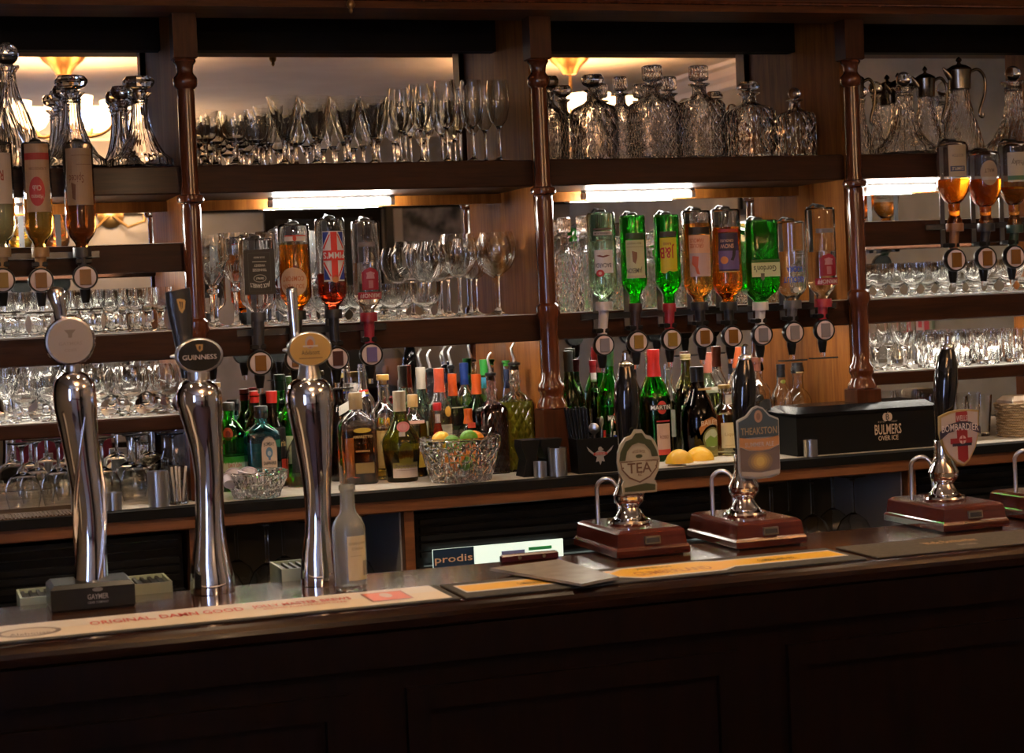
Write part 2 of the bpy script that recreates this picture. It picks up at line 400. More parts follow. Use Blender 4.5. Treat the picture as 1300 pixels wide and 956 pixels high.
# fluorescent tubes
def tube_lamp(x0, x1, y, z, label):
    t = thing('fluorescent_lamp', label, 'lamp', ((x0 + x1) / 2, y, z)); L = (x1 - x0) / 2
    MB().cyl((-L + .012, 0, 0), (L - .012, 0, 0), .0085, seg=16).build('glowing_tube', TUBE if y > -.2 else TUBE2, t)
    for s in (-1, 1): MB().cyl((s * (L - .012), 0, 0), (s * L, 0, 0), .0095, seg=16).build('end_cap', WHITE, t)
    MB().box(-L, -.0035, .0095, L, .0035, .0162 if z > 1.85 else .0135).build('lamp_mount', paint((.12, .12, .12), .5), t)
def X_(px, py, Y): return at(px, py, Y).x
ty, tz = -.07, 1.905
tube_lamp(-1.50, X_(28, 250, ty), ty, tz, 'lit tube lamp under the top shelf above the light rum bottles')
tube_lamp(X_(340, 250, ty), X_(500, 247, ty), ty, tz, 'lit tube lamp above the inverted bottle with the union flag')
tube_lamp(X_(738, 242, ty), X_(881, 239, ty), ty, tz, 'lit tube lamp above the row of green and amber optics')
tube_lamp(X_(1094, 230, ty), X_(1190, 226, ty), ty, tz, 'lit tube lamp under the shelf of claret jugs')
for (a, b), lb in zip(bays, bn):
    tube_lamp(a + .06, b - .06, -.245, Z2 - .034, 'slim tube lamp tucked under the mid shelf in the ' + lb)
for i in (0, 3):
    a, b = bays[i]; tube_lamp(a + .1, b - .1, -.245, ZA - .036, 'slim tube lamp tucked under the optics shelf in the ' + bn[i])
# ------------------------------------------------------------------ back counter and what is under it
t = thing('back_counter', 'long back counter with wooden edge and black rubber matting', 'counter', (0, -.45, ZC - .052))
MB().box(-1.7, 0, 0, 2.6, .4495, .048, bev=.003).build('counter_board', W_COUNTER, t)
MB().box(-1.7, -.004, .048, 2.6, .05, .0515, bev=.001).box(-1.7, -.006, .030, 2.6, -.0005, .0515).build('rubber_edge', BLACKM, t)
MB().box(-1.7, .05, .048, 2.6, .449, .052).build('laminate_top', cloth('counter_laminate', (.50, .45, .38), (.62, .57, .5), 30, .35), t)
zu = ZC - .052
px_post = [-.64 - .93, X_(248, 700, -.43), X_(521, 700, -.43), X_(935, 640, -.43), X_(1158, 620, -.43), 2.2]
for i, x in enumerate(px_post[1:5]):
    tag(MB().box(x - .012, -.43, 0, x + .012, -.005, zu - .0005).build('cupboard_side', [W_COUNTER]), 'upright wooden cupboard side under the back counter, ' + ['beside the harp tap', 'beside the lit fridge sign', 'behind the blue pump clip', 'behind the cross shield pump'][i], 'panel')
GREYL = paint((.42, .44, .50), .4)
for i in (1, 3):
    a, b = px_post[i] + .0125, px_post[i + 1] - .0125
    c = thing('open_cupboard', ['open cupboard of hanging glasses below the fruit bowl', 'open cupboard of glasses below the black ice box'][i // 3 if i == 3 else 0], 'cupboard', ((a + b) / 2, -.2, .1))
    hw = (b - a) / 2
    MB().box(-hw, -.2, 0, -hw + .004, .19, zu - .101).build('side_lining', GREYL, c)
    MB().box(hw - .004, -.2, 0, hw, .19, zu - .101).build('side_lining', GREYL, c)
    MB().box(-hw, .18, 0, hw, .19, zu - .101).build('back_lining', paint((.10, .075, .045), .6), c)
    MB().box(-hw, -.2, 0, hw, .19, .012).build('cupboard_floor', W_DARK, c)
    MB().box(-hw + .004, -.19, .82, hw - .004, .18, .828).build('glass_shelf', paint((.08, .07, .05), .15), c)
# fridges
def fridge(a, b, label, lit):
    c = thing('bottle_fridge', label, 'fridge', ((a + b) / 2, -.22, .02)); hw = (b - a) / 2 - .012; H = zu - .035
    m = MB(); m.box(-hw, -.17, 0, hw, .2, .05).box(-hw, .17, .05, hw, .2, H - .12).box(-hw, -.17, .05, -hw + .02, .17, H - .12).box(hw - .02, -.17, .05, hw, .17, H - .12).box(-hw, -.17, H - .12, hw, .2, H)
    m.build('fridge_body', BLACK, c)
    g = MB()
    for k in range(5): g.box(-hw + .01, -.185, H - .025 - k * .02, hw - .01, -.17, H - .012 - k * .02)
    g.build('vent_grille', BLACK, c)
    d = MB(); z1 = H - .125
    for x0, x1, z0, z9 in ((-hw, -hw + .03, .06, z1), (hw - .03, hw, .06, z1), (-hw + .03, hw - .03, z1 - .03, z1), (-hw + .03, hw - .03, .06, .09)): d.box(x0, -.2, z0, x1, -.171, z9)
    dr = d.build('door', BLACK, c)
    MB().box(-hw + .03, -.19, .09, hw - .03, -.186, z1 - .03).build('door_pane', glass((.9, .95, .92), 0, 1.02), dr)
    MB().box(-.1, -.215, z1 - .022, .1, -.2, z1 - .012).build('door_handle', STEEL, dr)
    if lit:
        MB().box(-hw + .03, .0, z1 - .02, hw - .03, .02, z1 - .008).build('interior_lamp', paint((.85, 1., .88), .5, emit=7.), c)
        MB().box(-hw + .021, -.16, .5, hw - .021, .16, .504).build('wire_shelf', STEEL, c)
    return c, hw, z1
fridge(-1.55, px_post[1] - .012, 'black under-counter fridge behind the chrome cider tap', False)
fr, fhw, fz = fridge(px_post[2] + .012, px_post[3] - .012, 'black under-counter fridge with lit header sign', True)
fridge(px_post[4] + .012, 2.2, 'black under-counter fridge behind the shield pump', False)
# header sign inside the fridge door
sx0 = X_(548, 705, -.415) - fr.location.x; sx1 = X_(713, 695, -.415) - fr.location.x
sz1 = at(600, 693, -.415).z - .02; sz0 = sz1 - .07; mid = sx0 + (X_(600, 705, -.415) - X_(548, 705, -.415))
MB().box(sx0, -.206, sz0, sx1, -.2005, sz1).build('header_sign', paint((.60, .72, .62), .4, emit=.9), fr)
decal('sign_face', [('r', sx0, sz0, mid, sz1, paint((.02, .05, .12), .3)), ('t', 'prodis', (sx0 + mid) / 2, sz1 - .024, .017, mid - sx0 - .008, 0, paint((.8, .55, .4), .4)),
                    ('r', mid + .07, sz1 - .03, mid + .13, sz1 - .018, (.25, .3, .75)), ('r', mid + .14, sz1 - .022, sx1 - .03, sz1 - .014, (.05, .55, .2)), ('r', mid + .01, sz1 - .06, mid + .06, sz1 - .045, (.7, .1, .06)), ('r', mid + .12, sz1 - .05, sx1 - .02, sz1 - .04, (.2, .5, .3))],
      wflat(-.2062), fr, step=0)
# ------------------------------------------------------------------ the bar
BY0, BY1 = -1.66, -1.25
t = thing('bar_counter', 'long dark wooden bar with glossy top and rounded front edge', 'bar', (0, -1.45, 0)); o = -1.45
nose = [(BY0 + .03 - o, ZB - .04), (BY0 + .03 - o, ZB)]
for i in range(9):
    a = pi / 2 + pi * i / 8; nose.append((BY0 + .02 - o + .02 * cos(a), ZB - .02 + .02 * sin(a)))
MB().box(-2.4, BY0 + .0305 - o, ZB - .04, 2.5, BY1 - o, ZB).build('bar_top', W_BAR, t)
MB().prism([(y, z) for y, z in nose], -2.4, 2.5, T=Matrix(((0, 1, 0, 0), (1, 0, 0, 0), (0, 0, 1, 0), (0, 0, 0, 1))), smooth=False).build('rounded_nosing', W_NOSE, t)
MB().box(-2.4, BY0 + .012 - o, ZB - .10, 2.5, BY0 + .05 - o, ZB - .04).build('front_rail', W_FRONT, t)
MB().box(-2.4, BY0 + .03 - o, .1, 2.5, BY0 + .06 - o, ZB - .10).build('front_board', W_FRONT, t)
for i in range(6):
    x = -2.0 + i * .72
    fr_ = MB(); z0, z1 = .25, ZB - .14; y = BY0 + .03 - o
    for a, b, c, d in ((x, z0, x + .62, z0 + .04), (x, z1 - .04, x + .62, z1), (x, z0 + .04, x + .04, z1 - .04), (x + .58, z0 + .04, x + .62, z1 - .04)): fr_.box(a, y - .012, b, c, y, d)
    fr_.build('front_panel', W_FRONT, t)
MB().box(-2.4, -.14, .02, 2.5, .14, .1).build('plinth', BLACK, t)
MB().box(-2.4, BY1 - .09 - o, .1, 2.5, BY1 - .07 - o, ZB - .04).build('rear_board', W_DARK, t)
# bar runners and loose things on the bar
def runner(x0, x1, y0, y1, label, base, items, lift=.0):
    t = thing('bar_runner', label, 'bar mat', ((x0 + x1) / 2, (y0 + y1) / 2, ZB)); hw, hd = (x1 - x0) / 2, (y1 - y0) / 2
    MB().box(-hw, -hd, .0002, hw, hd, .004, bev=.0012).build('mat', base, t)
    decal('mat_print', items, wtop(.0042), t, hw, hd, step=0, gap=.00012, base=0); return t
yA, yB = -1.635, -1.475
blk = (.03, .03, .028)
x1a = (atz(575, 768, ZB).x + atz(600, 757, ZB).x) / 2
R0 = -2.2
RED = (.50, .03, .02)
def U_(px, x0=R0, x1=x1a, py=770): return (atz(px, py, ZB + .004).x - (x0 + x1) / 2) / ((x1 - x0) / 2)
runner(R0, x1a, yA, yB, 'cream bar runner with red lettering in front of the chrome taps', cloth('runner_black', blk, (.05, .045, .04), 90),
       [('r', -1, -.86, .985, .97, (.62, .52, .40)), ('r', -1, .12, .985, .97, (.60, .55, .50)),
        ('e', U_(35, py=800), -.1, .06, .55, (.16, .11, .08)), ('e', U_(35, py=800), -.1, .05, .42, (.52, .42, .32)), ('t', 'Alehouse', U_(36, py=800), -.3, .30, .075, 0, (.16, .10, .07)),
        ('t', 'ORIGINAL, DAMN GOOD', (U_(100) + U_(305)) / 2, .22, .44, U_(305) - U_(100), 0, RED), ('t', 'JOLLY MASTER BREWS', (U_(318) + U_(462)) / 2, .30, .34, U_(462) - U_(318), 0, RED),
        ('t', 'BREWED ALWAYS WITH CARE', (U_(330) + U_(450)) / 2, -.10, .14, U_(450) - U_(330), 0, RED),
        ('r', U_(482), -.52, U_(545), .62, (.30, .10, .07)), ('r', U_(485), -.46, U_(542), .56, (.62, .13, .06)), ('e', (U_(482) + U_(545)) / 2, .15, .012, .3, (.55, .42, .36))])
x0b, x1b = x1a + .008, (atz(1080, 715, ZB).x + atz(1145, 705, ZB).x) / 2 - .02
V_ = lambda px: U_(px, x0b, x1b, 725)
YEL = (.72, .40, .035)
runner(x0b, x1b, yA, yB, 'black bar runner with yellow printed band in front of the pumps', cloth('runner_black2', blk, (.05, .045, .04), 90),
       [('r', -.96, -.42, .97, .62, (.55, .50, .48)), ('r', -.95, -.30, .96, .50, YEL),
        ('p', [(V_(740), 0), (V_(790), .78), (V_(925), .80), (V_(960), .5), (V_(960), -.35), (V_(925), -.80), (V_(790), -.82)], (.55, .50, .48)),
        ('p', [(V_(748), 0), (V_(795), .66), (V_(922), .68), (V_(960), .45), (V_(960), -.28), (V_(922), -.68), (V_(795), -.70)], YEL),
        ('t', 'JENNINGS', (V_(800) + V_(880)) / 2, .45, .2, V_(870) - V_(810), 0, (.12, .08, .03)), ('t', 'CUMBERLAND', (V_(790) + V_(920)) / 2, -.2, .46, V_(915) - V_(790), 0, (.40, .12, .02)),
        ('t', 'CUMBERLAND ALE', V_(1040), .02, .28, V_(1070) - V_(1005), 0, (.14, .09, .03)), ('t', 'CUMBERLAND ALE', V_(640), .02, .28, V_(665) - V_(620), 0, (.14, .09, .03))])
x0c = x1b + .022
runner(x0c, 2.3, yA, yB - .0, 'plain dark bar runner with faint gold motif near the shield pump', cloth('runner_brown', (.05, .04, .028), (.075, .06, .045), 120),
       [('t', 'Wells Bombardier', -.78, .2, .38, .12, 0, (.42, .24, .10)), ('t', 'ENGLISH', -.77, -.4, .2, .04, 0, (.30, .22, .18))])
# pale laminated card and its clip holder
a, b, c, d = [atz(*q, ZB + .012) for q in ((622, 722), (738, 742), (786, 733), (710, 711))]
t = thing('menu_card', 'grey laminated menu card lying over the yellow-banded runner', 'menu card', (a.x, a.y, ZB + .0085))
a, b, c, d = [Vector((q.x - a.x, q.y - a.y)) for q in (a, b, c, d)]
m = MB(); m.add([(q.x, q.y, z) for z in (0, .005) for q in (a, b, c, d)], [(0, 3, 2, 1), (4, 5, 6, 7)] + [(j, (j + 1) % 4, 4 + (j + 1) % 4, 4 + j) for j in range(4)], smooth=False)
m.build('card', cloth('card_laminate', (.22, .20, .17), (.27, .245, .21), 30, .25), t)
p = atz(672, 712, ZB)
t = thing('clip_holder', 'dark red wooden clip board holder with two screws behind the menu card', 'holder', (p.x, p.y, ZB), 0)
MB().box(-.058, -.008, .0, .058, .008, .016, bev=.003).build('holder_bar', paint((.06, .008, .012), .3), t)
for s in (-.022, .028): MB().cyl((s, -.009, .009), (s, -.0075, .009), .004, seg=14).build('screw', paint((.8, .75, .6), .25, 1.), t)
# ------------------------------------------------------------------ hand pumps
def pump(cx_px, cy_px, label, top_px, clipf):
    p = atz(cx_px, cy_px, ZB)
    t = thing('beer_handpump', label, 'beer pump', (p.x + .078, p.y + .118, ZB))
    W, D = .077, .117
    bs = MB().loft([((-W, -D, W, D), .004), ((-W, -D, W, D), .016), ((-W + .002, -D + .002, W - .002, D - .002), .020), ((-W + .004, -D + .004, W - .004, D - .004), .022), ((-W + .007, -D + .007, W - .007, D - .007), .047), ((-W + .009, -D + .009, W - .009, D - .009), .050), ((-W + .015, -D + .015, W - .015, D - .015), .054)])
    bs.build('wooden_base', W_PUMP, t)
    MB().box(-W + .01, -D + .01, 0, W - .01, D - .01, .004).build('base_pad', BLACK, t)
    MB().loft([((-.016, -D - .0, .016, -D + .006), .026), ((-.016, -D + .0015, .016, -D + .008), .041)]).build('maker_plate', paint((.35, .32, .24), .3, 1.), t)
    MB().loft([((-.0135, -D - .0006, .0135, -D + .004), .029), ((-.0135, -D + .0006, .0135, -D + .006), .038)]).build('maker_plate_face', paint((.03, .03, .03), .4), t)
    ch = [(0, .054), (.043, .054), (.045, .057), (.043, .061), (.034, .064), (.028, .070), (.022, .080), (.0195, .086), (.022, .090), (.028, .096), (.031, .104), (.0305, .108), (.032, .112), (.029, .118), (.023, .130), (.019, .142), (.0175, .155), (.018, .175), (.0165, .178), (0, .178)]
    MB().lathe(ch, 36).build('chrome_pedestal', CHROME, t)
    s = scale_at(t.location); ztop = at(*top_px, t.location.y).z - ZB
    hb = [(0, .176), (.015, .176), (.0155, .19), (.0175, .21), (.0235, ztop * .62 + .02), (.0255, ztop * .74), (.0235, ztop * .82), (.018, ztop * .885), (.013, ztop * .925), (0, ztop * .925)]
    xo = at(top_px[0], top_px[1], t.location.y).x - t.location.x
    Sh = Matrix(((1, 0, xo / (ztop - .17), -.17 * xo / (ztop - .17)), (0, 1, 0, 0), (0, 0, 1, 0), (0, 0, 0, 1)))
    MB().lathe(hb, 28, T=Sh).build('handle', GLOSSBLK, t)
    z = ztop
    MB().lathe([(0, z * .92), (.0135, z * .92), (.0145, z * .93), (.0125, z * .94), (.0065, z * .948), (.0075, z * .955), (.0065, z * .962), (.0075, z * .972), (.006, z * .985), (.007, z * .992), (.003, z), (0, z)], 20, T=Sh).build('handle_ferrule', CHROME, t)
    sp = [(-.055, .05, .05)] + [(-.055 + .018 - .018 * cos(pi * i / 10), .05 - .012 * i / 10, .125 + .02 * sin(pi * i / 10)) for i in range(11)] + [(-.014, .03, .052)]
    sp = [(-.050, .045, .05), (-.050, .045, .09)] + [(-.050 + .016 - .016 * cos(pi * i / 10), .045 - .03 * i / 10, .125 + .018 * sin(pi * i / 10)) for i in range(11)] + [(-.0165, .014, .09), (-.0145, .012, .052)]
    MB().tube(sp, .0045, seg=12).build('drip_hook', STEEL, t)
    clipf(t, s, xo)
    return t
def plate(t, name, pts, y, th, mat):
    return MB().prism(pts, y, y + th).build(name, mat, t)
def clip_at(t, px, py0, py1, hwpx):
    yy = t.location.y - .035; a = at(px, py0, yy); b = at(px, py1, yy); s = scale_at(a)
    return (a.x + b.x) / 2 - t.location.x, b.z - t.location.z, a.z - b.z, hwpx / s
def clip_tea(t, s, xo):
    cx, z0, H, W = clip_at(t, 811, 545, 626, 29)
    o = [(-.80, 0), (.80, 0), (.82, .13), (.70, .20), (.92, .34), (1, .50), (.95, .66), (.80, .80), (.60, .88), (.36, .91), (.20, .99), (-.12, 1), (-.3, .91), (-.6, .88), (-.82, .78), (-.96, .66), (-1, .5), (-.94, .34), (-.74, .20), (-.84, .13)]
    pts = [(cx + a * W, z0 + b * H) for a, b in o]
    pc = plate(t, 'pump_clip', pts, -.035, .006, paint((.33, .31, .23), .45))
    G = (.035, .045, .018); C = (.36, .34, .25); D = (.11, .055, .03)
    decal('clip_print', [('p', [(-.72, .03), (.72, .03), (.74, .12), (.3, .15), (-.5, .11), (-.74, .10)], G),
        ('p', [(-.93, .52), (-.86, .66), (-.6, .82), (-.3, .86), (-.12, .94), (.2, .94), (.36, .85), (.62, .82), (.85, .66), (.92, .56), (.62, .56), (.55, .66), (.3, .76), (0, .79), (-.3, .76), (-.55, .66), (-.64, .52)], G),
        ('p', [(-.9, .50), (.9, .50), (.84, .38), (.5, .24), (0, .16), (-.5, .24), (-.84, .38)], D), ('p', [(-.84, .49), (.84, .49), (.79, .39), (.46, .26), (0, .185), (-.46, .26), (-.79, .39)], C),
        ('e', 0, .60, .5, .13, C), ('t', 'HOGS BACK', 0, .66, .045, .6, .5, D), ('e', 0, .58, .16, .03, G), ('r', -.95, .505, .95, .515, D), ('t', 'TEA', 0, .40, .16, 1.15, 0, D), ('t', 'ALC', 0, .29, .04, .2, 0, D), ('e', -.78, .41, .04, .015, D), ('e', .78, .41, .04, .015, D)],
        wflat(-.0354, cx, z0), t, W, H, step=0)
def clip_thk(t, s, xo):
    cx, z0, H, W = clip_at(t, 963, 515, 608, 29)
    o = [(-.92, .04), (-.5, .005), (0, 0), (.5, .005), (.92, .04), (.98, .1), (1, .80), (.95, .82), (.55, .87), (.25, .97), (0, 1), (-.25, .97), (-.55, .87), (-.95, .82), (-1, .80), (-.98, .1)]
    plate(t, 'pump_clip', [(cx + a * W, z0 + b * H) for a, b in o], -.037, .007, paint((.42, .42, .42), .3, .3))
    B = (.045, .07, .09); OR = (.42, .21, .09)
    decal('clip_print', [('p', [(-.95, .57), (.95, .57), (.96, .79), (.52, .85), (.23, .95), (0, .975), (-.23, .95), (-.52, .85), (-.96, .79)], B),
        ('e', 0, .855, .20, .085, (.36, .22, .16)), ('e', 0, .855, .10, .05, (.22, .13, .10)), ('t', 'THEAKSTON', 0, .66, .095, 1.75, 0, (.34, .25, .14)),
        ('p', [(-.95, .58), (-.5, .56), (0, .55), (.5, .56), (.95, .58), (.95, .46), (.5, .40), (0, .385), (-.5, .40), (-.95, .46)], OR), ('t', 'SUMMER ALE', 0, .475, .06, 1.4, 0, (.45, .40, .40)),
        ('p', [(-.95, .45), (-.5, .39), (0, .375), (.5, .39), (.95, .45), (.93, .06), (0, .02), (-.93, .06)], (.14, .11, .11)),
        ('e', 0, .24, .60, .135, (.20, .15, .10)), ('e', 0, .24, .46, .115, (.30, .21, .10)), ('e', 0, .24, .33, .09, (.42, .29, .10)), ('e', 0, .24, .20, .065, (.52, .38, .12)), ('p', [(-.93, .06), (0, .02), (.93, .06), (.93, .12), (0, .09), (-.93, .12)], (.32, .30, .26))],
        wflat(-.0374, cx, z0), t, W, H, step=0)
def clip_bom(t, s, xo):
    cx, z0, H, W = clip_at(t, 1218, 520, 592, 29)
    o = [(.15, 0), (.45, .10), (.78, .32), (.95, .55), (1, .97), (.5, 1), (0, 1.0), (-.5, .97), (-.98, .90), (-1, .6), (-.88, .38), (-.6, .2), (-.2, .06)]
    g = plate(t, 'pump_clip', [(cx + a * W, z0 + b * H) for a, b in o], -.037, .007, paint((.45, .32, .13), .35, .4))
    sc = lambda k: [(.02 + (a - .02) * k, .52 + (b - .52) * k) for a, b in o]
    Wt = (.44, .38, .34); Rd = (.27, .02, .025); Nv = (.03, .025, .05)
    decal('clip_print', [('p', sc(.93), Wt), ('p', [(-.18, .96), (.38, .97), (.38, .12), (.16, .06), (-.14, .13)], Rd), ('r', -.50, .40, .60, .50, Rd),
        ('r', -.2, .76, .4, .95, Rd), ('t', 'WELLS', .1, .85, .10, .55, 0, (.5, .42, .40)), ('r', -.3, .70, .45, .76, Nv),
        ('p', [(-1.03, .48), (-.6, .60), (0, .66), (.5, .64), (1.03, .55), (1.03, .68), (.5, .78), (0, .80), (-.6, .75), (-1.03, .63)], Nv),
        ('t', 'BOMBARDIER', 0, .70, .12, 1.85, .08, (.60, .55, .52)), ('r', -.42, .36, .55, .41, Nv),
        ('e', .1, .47, .17, .075, (.55, .46, .42)), ('r', .07, .40, .13, .54, Rd), ('r', -.06, .455, .26, .49, Rd)],
        wflat(-.0374, cx, z0), t, W, H, step=0)
pump(783, 712, 'wooden-based handpump with the round olive and cream clip', (794, 445), clip_tea)
pump(935, 700, 'wooden-based handpump with the blue-topped clip showing golden ale', (946, 437), clip_thk)
pump(1198, 678, 'wooden-based handpump with the red and white shield clip', (1204, 424), clip_bom)
pump(1335, 668, 'handpump cut by the picture edge beyond the shield clip pump', (1345, 420), lambda *a: None)
# ------------------------------------------------------------------ tall chrome draught taps
def sweep(mb, pts, rads, seg=32, mat=0, twist=None):
    return mb.tube(pts, rads, mat, seg)
def cat(pts, n=5):      # smooth chain through control points (x, y, z, r)
    out = []; P = [pts[0]] + pts + [pts[-1]]
    for i in range(1, len(P) - 2):
        for k in range(n):
            t_ = k / n; a, b, c, d = P[i - 1], P[i], P[i + 1], P[i + 2]
            out.append(tuple(.5 * ((2 * b[j]) + (-a[j] + c[j]) * t_ + (2 * a[j] - 5 * b[j] + 4 * c[j] - d[j]) * t_ ** 2 + (-a[j] + 3 * b[j] - 3 * c[j] + d[j]) * t_ ** 3) for j in range(len(b))))
    out.append(tuple(pts[-1])); return out
def font(base_px, label, prof, name='draught_tap'):
    p = atz(*base_px, ZB); t = thing(name, label, 'beer tap', (p.x, p.y, ZB)); Y = p.y
    pts = []
    for px, py, hw, dy in prof:
        q = at(px, py, Y); pts.append((q.x - p.x, dy, q.z - ZB, hw / scale_at(q)))
    pts[0] = (pts[0][0], pts[0][1], .0, pts[0][3])
    c = cat(pts, 6)
    MB().tube([q[:3] for q in c], [max(q[3], .0005) for q in c], seg=40).build('chrome_column', CHROME, t)
    return t, lambda px, py, y=Y: at(px, py, y) - t.location
# cider tap
t, L = font((121, 768), 'chrome cider tap with blank round silver badge on a black foot', [(117, 756, 22, 0), (116, 738, 22, 0), (116, 690, 19, 0), (113, 640, 19, 0), (106, 590, 21, 0), (100, 545, 24, 0), (96, 515, 27, 0), (94, 492, 26, -.002), (94, 478, 20, -.002), (94, 471, 9, -.002), (94, 469.5, 1, -.002)])
m = MB()
for k in (0, 1):        # raised ribs spiralling round the column
    pp = []
    for i in range(19):
        q = i / 18; py = 735 - 215 * q; px = 118 - 21 * q ** 1.6; v = L(px, py); a = -2.2 + 2.6 * q + k * 2.4; r = (20 - 2 * sin(pi * q) + 4 * q ** 2) / 680
        pp.append((v.x + r * sin(a), -r * cos(a), v.z))
    m.tube(pp, [.001 + .004 * sin(pi * i / 18) for i in range(19)], seg=10)
m.build('twisted_rib', CHROME, t)
v = L(88, 433); T = Matrix.Translation((v.x, -.01, v.z)) @ Matrix.Rotation(pi / 2, 4, 'X')
b = MB().lathe([(0, -.008), (.040, -.008), (.044, -.004), (.0445, .004), (.042, .009), (.040, .0095), (0, .0095)], 40, T=T).build('round_badge', CHROME, t)
decal('badge_face', [('e', 0, 0, .039, .039, paint((.30, .27, .25), .35)), ('p', [(-.010, .020), (.010, .020), (.004, .013), (.003, .006), (-.003, .006), (-.004, .013)], (.17, .14, .12)), ('t', 'GAYMERS', 0, -.004, .006, .04, 0, (.24, .21, .19)), ('t', 'CIDER', 0, -.016, .005, .022, 0, (.24, .21, .19))], wflat(-.0198, v.x, v.z), b, step=0)
v2 = L(95, 470); MB().cyl((v2.x - .004, 0, v2.z - .01), (v.x + .006, 0, v.z - .035), .013, seg=20).build('badge_neck', STEEL, t)
v = L(71, 364); v2 = L(79, 408)
MB().tube(*[list(x) for x in ([(v2.x + .004, .012, v2.z - .03), (v2.x, .012, v2.z), (v2.x - .003, .012, v2.z + .025), (v.x, .012, v.z - .012), (v.x, .012, v.z - .003), (v.x, .012, v.z)],)][0:1], [.009, .010, .012, .0165, .013, .004], seg=24).build('tap_handle', CHROME, t)
m = MB().loft([((-.078, -.055, .062, .052), 0), ((-.080, -.057, .064, .054), .004), ((-.080, -.057, .064, .054), .040), ((-.073, -.050, .057, .047), .047)])
fo = m.build('black_foot', BLACK, t)
decal('foot_print', [('e', .0, .036, .009, .0035, (.20, .2, .2)), ('t', 'GAYMER', 0, .024, .009, .036, 0, (.33, .33, .33)), ('t', 'CIDER COMPANY', 0, .014, .004, .036, 0, (.25, .25, .25))], wflat(-.0575), fo, step=0)
# stout tap
t, L = font((270, 752), 'chrome stout tap with black oval badge and harp on its dark handle', [(270, 752, 28, 0), (270, 738, 28, 0), (268, 715, 25, 0), (267, 680, 20, 0), (266, 640, 18, 0), (265, 600, 18.5, 0), (262, 565, 21, 0), (257, 535, 25, 0), (253, 508, 29, 0), (252, 492, 26, 0), (252, 483, 16, 0), (252, 480, 1, 0)])
v = L(251, 451); T = Matrix.Translation((v.x, -.012, v.z)) @ Matrix.Rotation(pi / 2, 4, 'X') @ Matrix.Diagonal((1.02, .75, 1, 1))
b = MB().lathe([(0, -.012), (.034, -.012), (.042, -.004), (.043, .002), (.040, .007), (.038, .008), (0, .008)], 40, T=T).build('oval_badge', STEEL, t)
decal('badge_face', [('e', 0, 0, .039, .0285, paint((.008, .008, .009), .18)), ('p', [(-.006, .020), (.007, .020), (.006, .010), (.001, .006), (-.004, .011)], (.34, .20, .07)), ('e', .001, .014, .002, .004, (.02, .01, .01)),
      ('t', 'GUINNESS', 0, -.003, .0085, .062, 0, (.42, .36, .33))], wflat(-.0202, v.x, v.z), b, step=0)
MB().cyl((v.x, .0, v.z - .045), (v.x, 0, v.z - .02), .02, seg=20).build('badge_neck', STEEL, t)
MB().cyl((v.x - .038, -.004, v.z), (v.x - .05, -.004, v.z), .006, r2=.002, seg=12).build('badge_stud', STEEL, t)
h0, h1 = L(240, 480), L(227, 368)
hx = lambda z: h0.x + (h1.x - h0.x) * ((z - h0.z) / (h1.z - h0.z)) ** 1.1 if z > h0.z else h0.x
hz = [h0.z + (h1.z - h0.z) * i / 8 for i in range(9)]; hwd = [.011, .012, .014, .016, .018, .0205, .0225, .0235, .0225]
m = MB(); vs = []; fs = []
for i, z in enumerate(hz):
    for a in range(16):
        th = 2 * pi * a / 16; c, s_ = cos(th), sin(th); k = 1 / ((abs(c) ** 3 + abs(s_) ** 3) ** (1 / 3)); vs.append((hx(z) + hwd[i] * c * k, .02 + .011 * s_ * k, z + (.004 * c if i == 8 else 0)))
for i in range(8):
    for a in range(16): fs.append((i * 16 + a, i * 16 + (a + 1) % 16, i * 16 + 16 + (a + 1) % 16, i * 16 + 16 + a))
fs += [list(range(15, -1, -1)), [128 + a for a in range(16)]]
hd = m.add(vs, fs).build('tap_handle', paint((.012, .013, .016), .35, coat=.3), t)
q = L(231, 388)
decal('harp_emblem', [('p', [(-.008, .012), (-.003, .013), (.006, .011), (.008, .008), (.006, -.006), (.001, -.014), (-.004, -.008)], (.42, .25, .07)), ('p', [(-.004, .008), (.003, .007), (.002, -.005), (-.001, -.007)], (.02, .012, .01)), ('r', -.0006, -.006, .0006, .009, (.42, .25, .07))], wflat(.0085, q.x, q.z), hd, step=0)
# ale tap
t, L = font((404, 742), 'chrome ale tap with gold oval badge and plain metal lever', [(405, 742, 23, 0), (405, 728, 23.5, 0), (404, 705, 21, 0), (404, 670, 17, 0), (403, 630, 17, 0), (401, 595, 20, 0), (398, 560, 24, 0), (395, 530, 28, 0), (393, 508, 30, 0), (393, 490, 27, 0), (393, 481, 17, 0), (393, 478, 1, 0)])
v = L(391, 443); T = Matrix.Translation((v.x, -.012, v.z)) @ Matrix.Rotation(pi / 2, 4, 'X') @ Matrix.Diagonal((1.0, .78, 1, 1))
b = MB().lathe([(0, -.012), (.034, -.012), (.041, -.004), (.042, .002), (.039, .007), (.037, .008), (0, .008)], 40, T=T).build('oval_badge', STEEL, t)
decal('badge_face', [('e', 0, 0, .0385, .0298, paint((.45, .29, .09), .35, .3)), ('e', 0, .0125, .0095, .012, (.32, .28, .28)), ('e', 0, .010, .006, .008, (.40, .13, .03)), ('r', -.014, .004, .014, .007, (.5, .45, .42)),
      ('t', 'Adelscott', 0, -.006, .008, .034, 0, (.10, .07, .03)), ('r', -.022, -.0175, .022, -.0155, (.20, .12, .04))], wflat(-.0202, v.x, v.z), b, step=0)
MB().cyl((v.x, .0, v.z - .055), (v.x, 0, v.z - .02), .022, seg=20, r2=.016).build('badge_neck', STEEL, t)
MB().cyl((v.x - .036, -.004, v.z), (v.x - .048, -.004, v.z), .006, r2=.002, seg=12).build('badge_stud', STEEL, t)
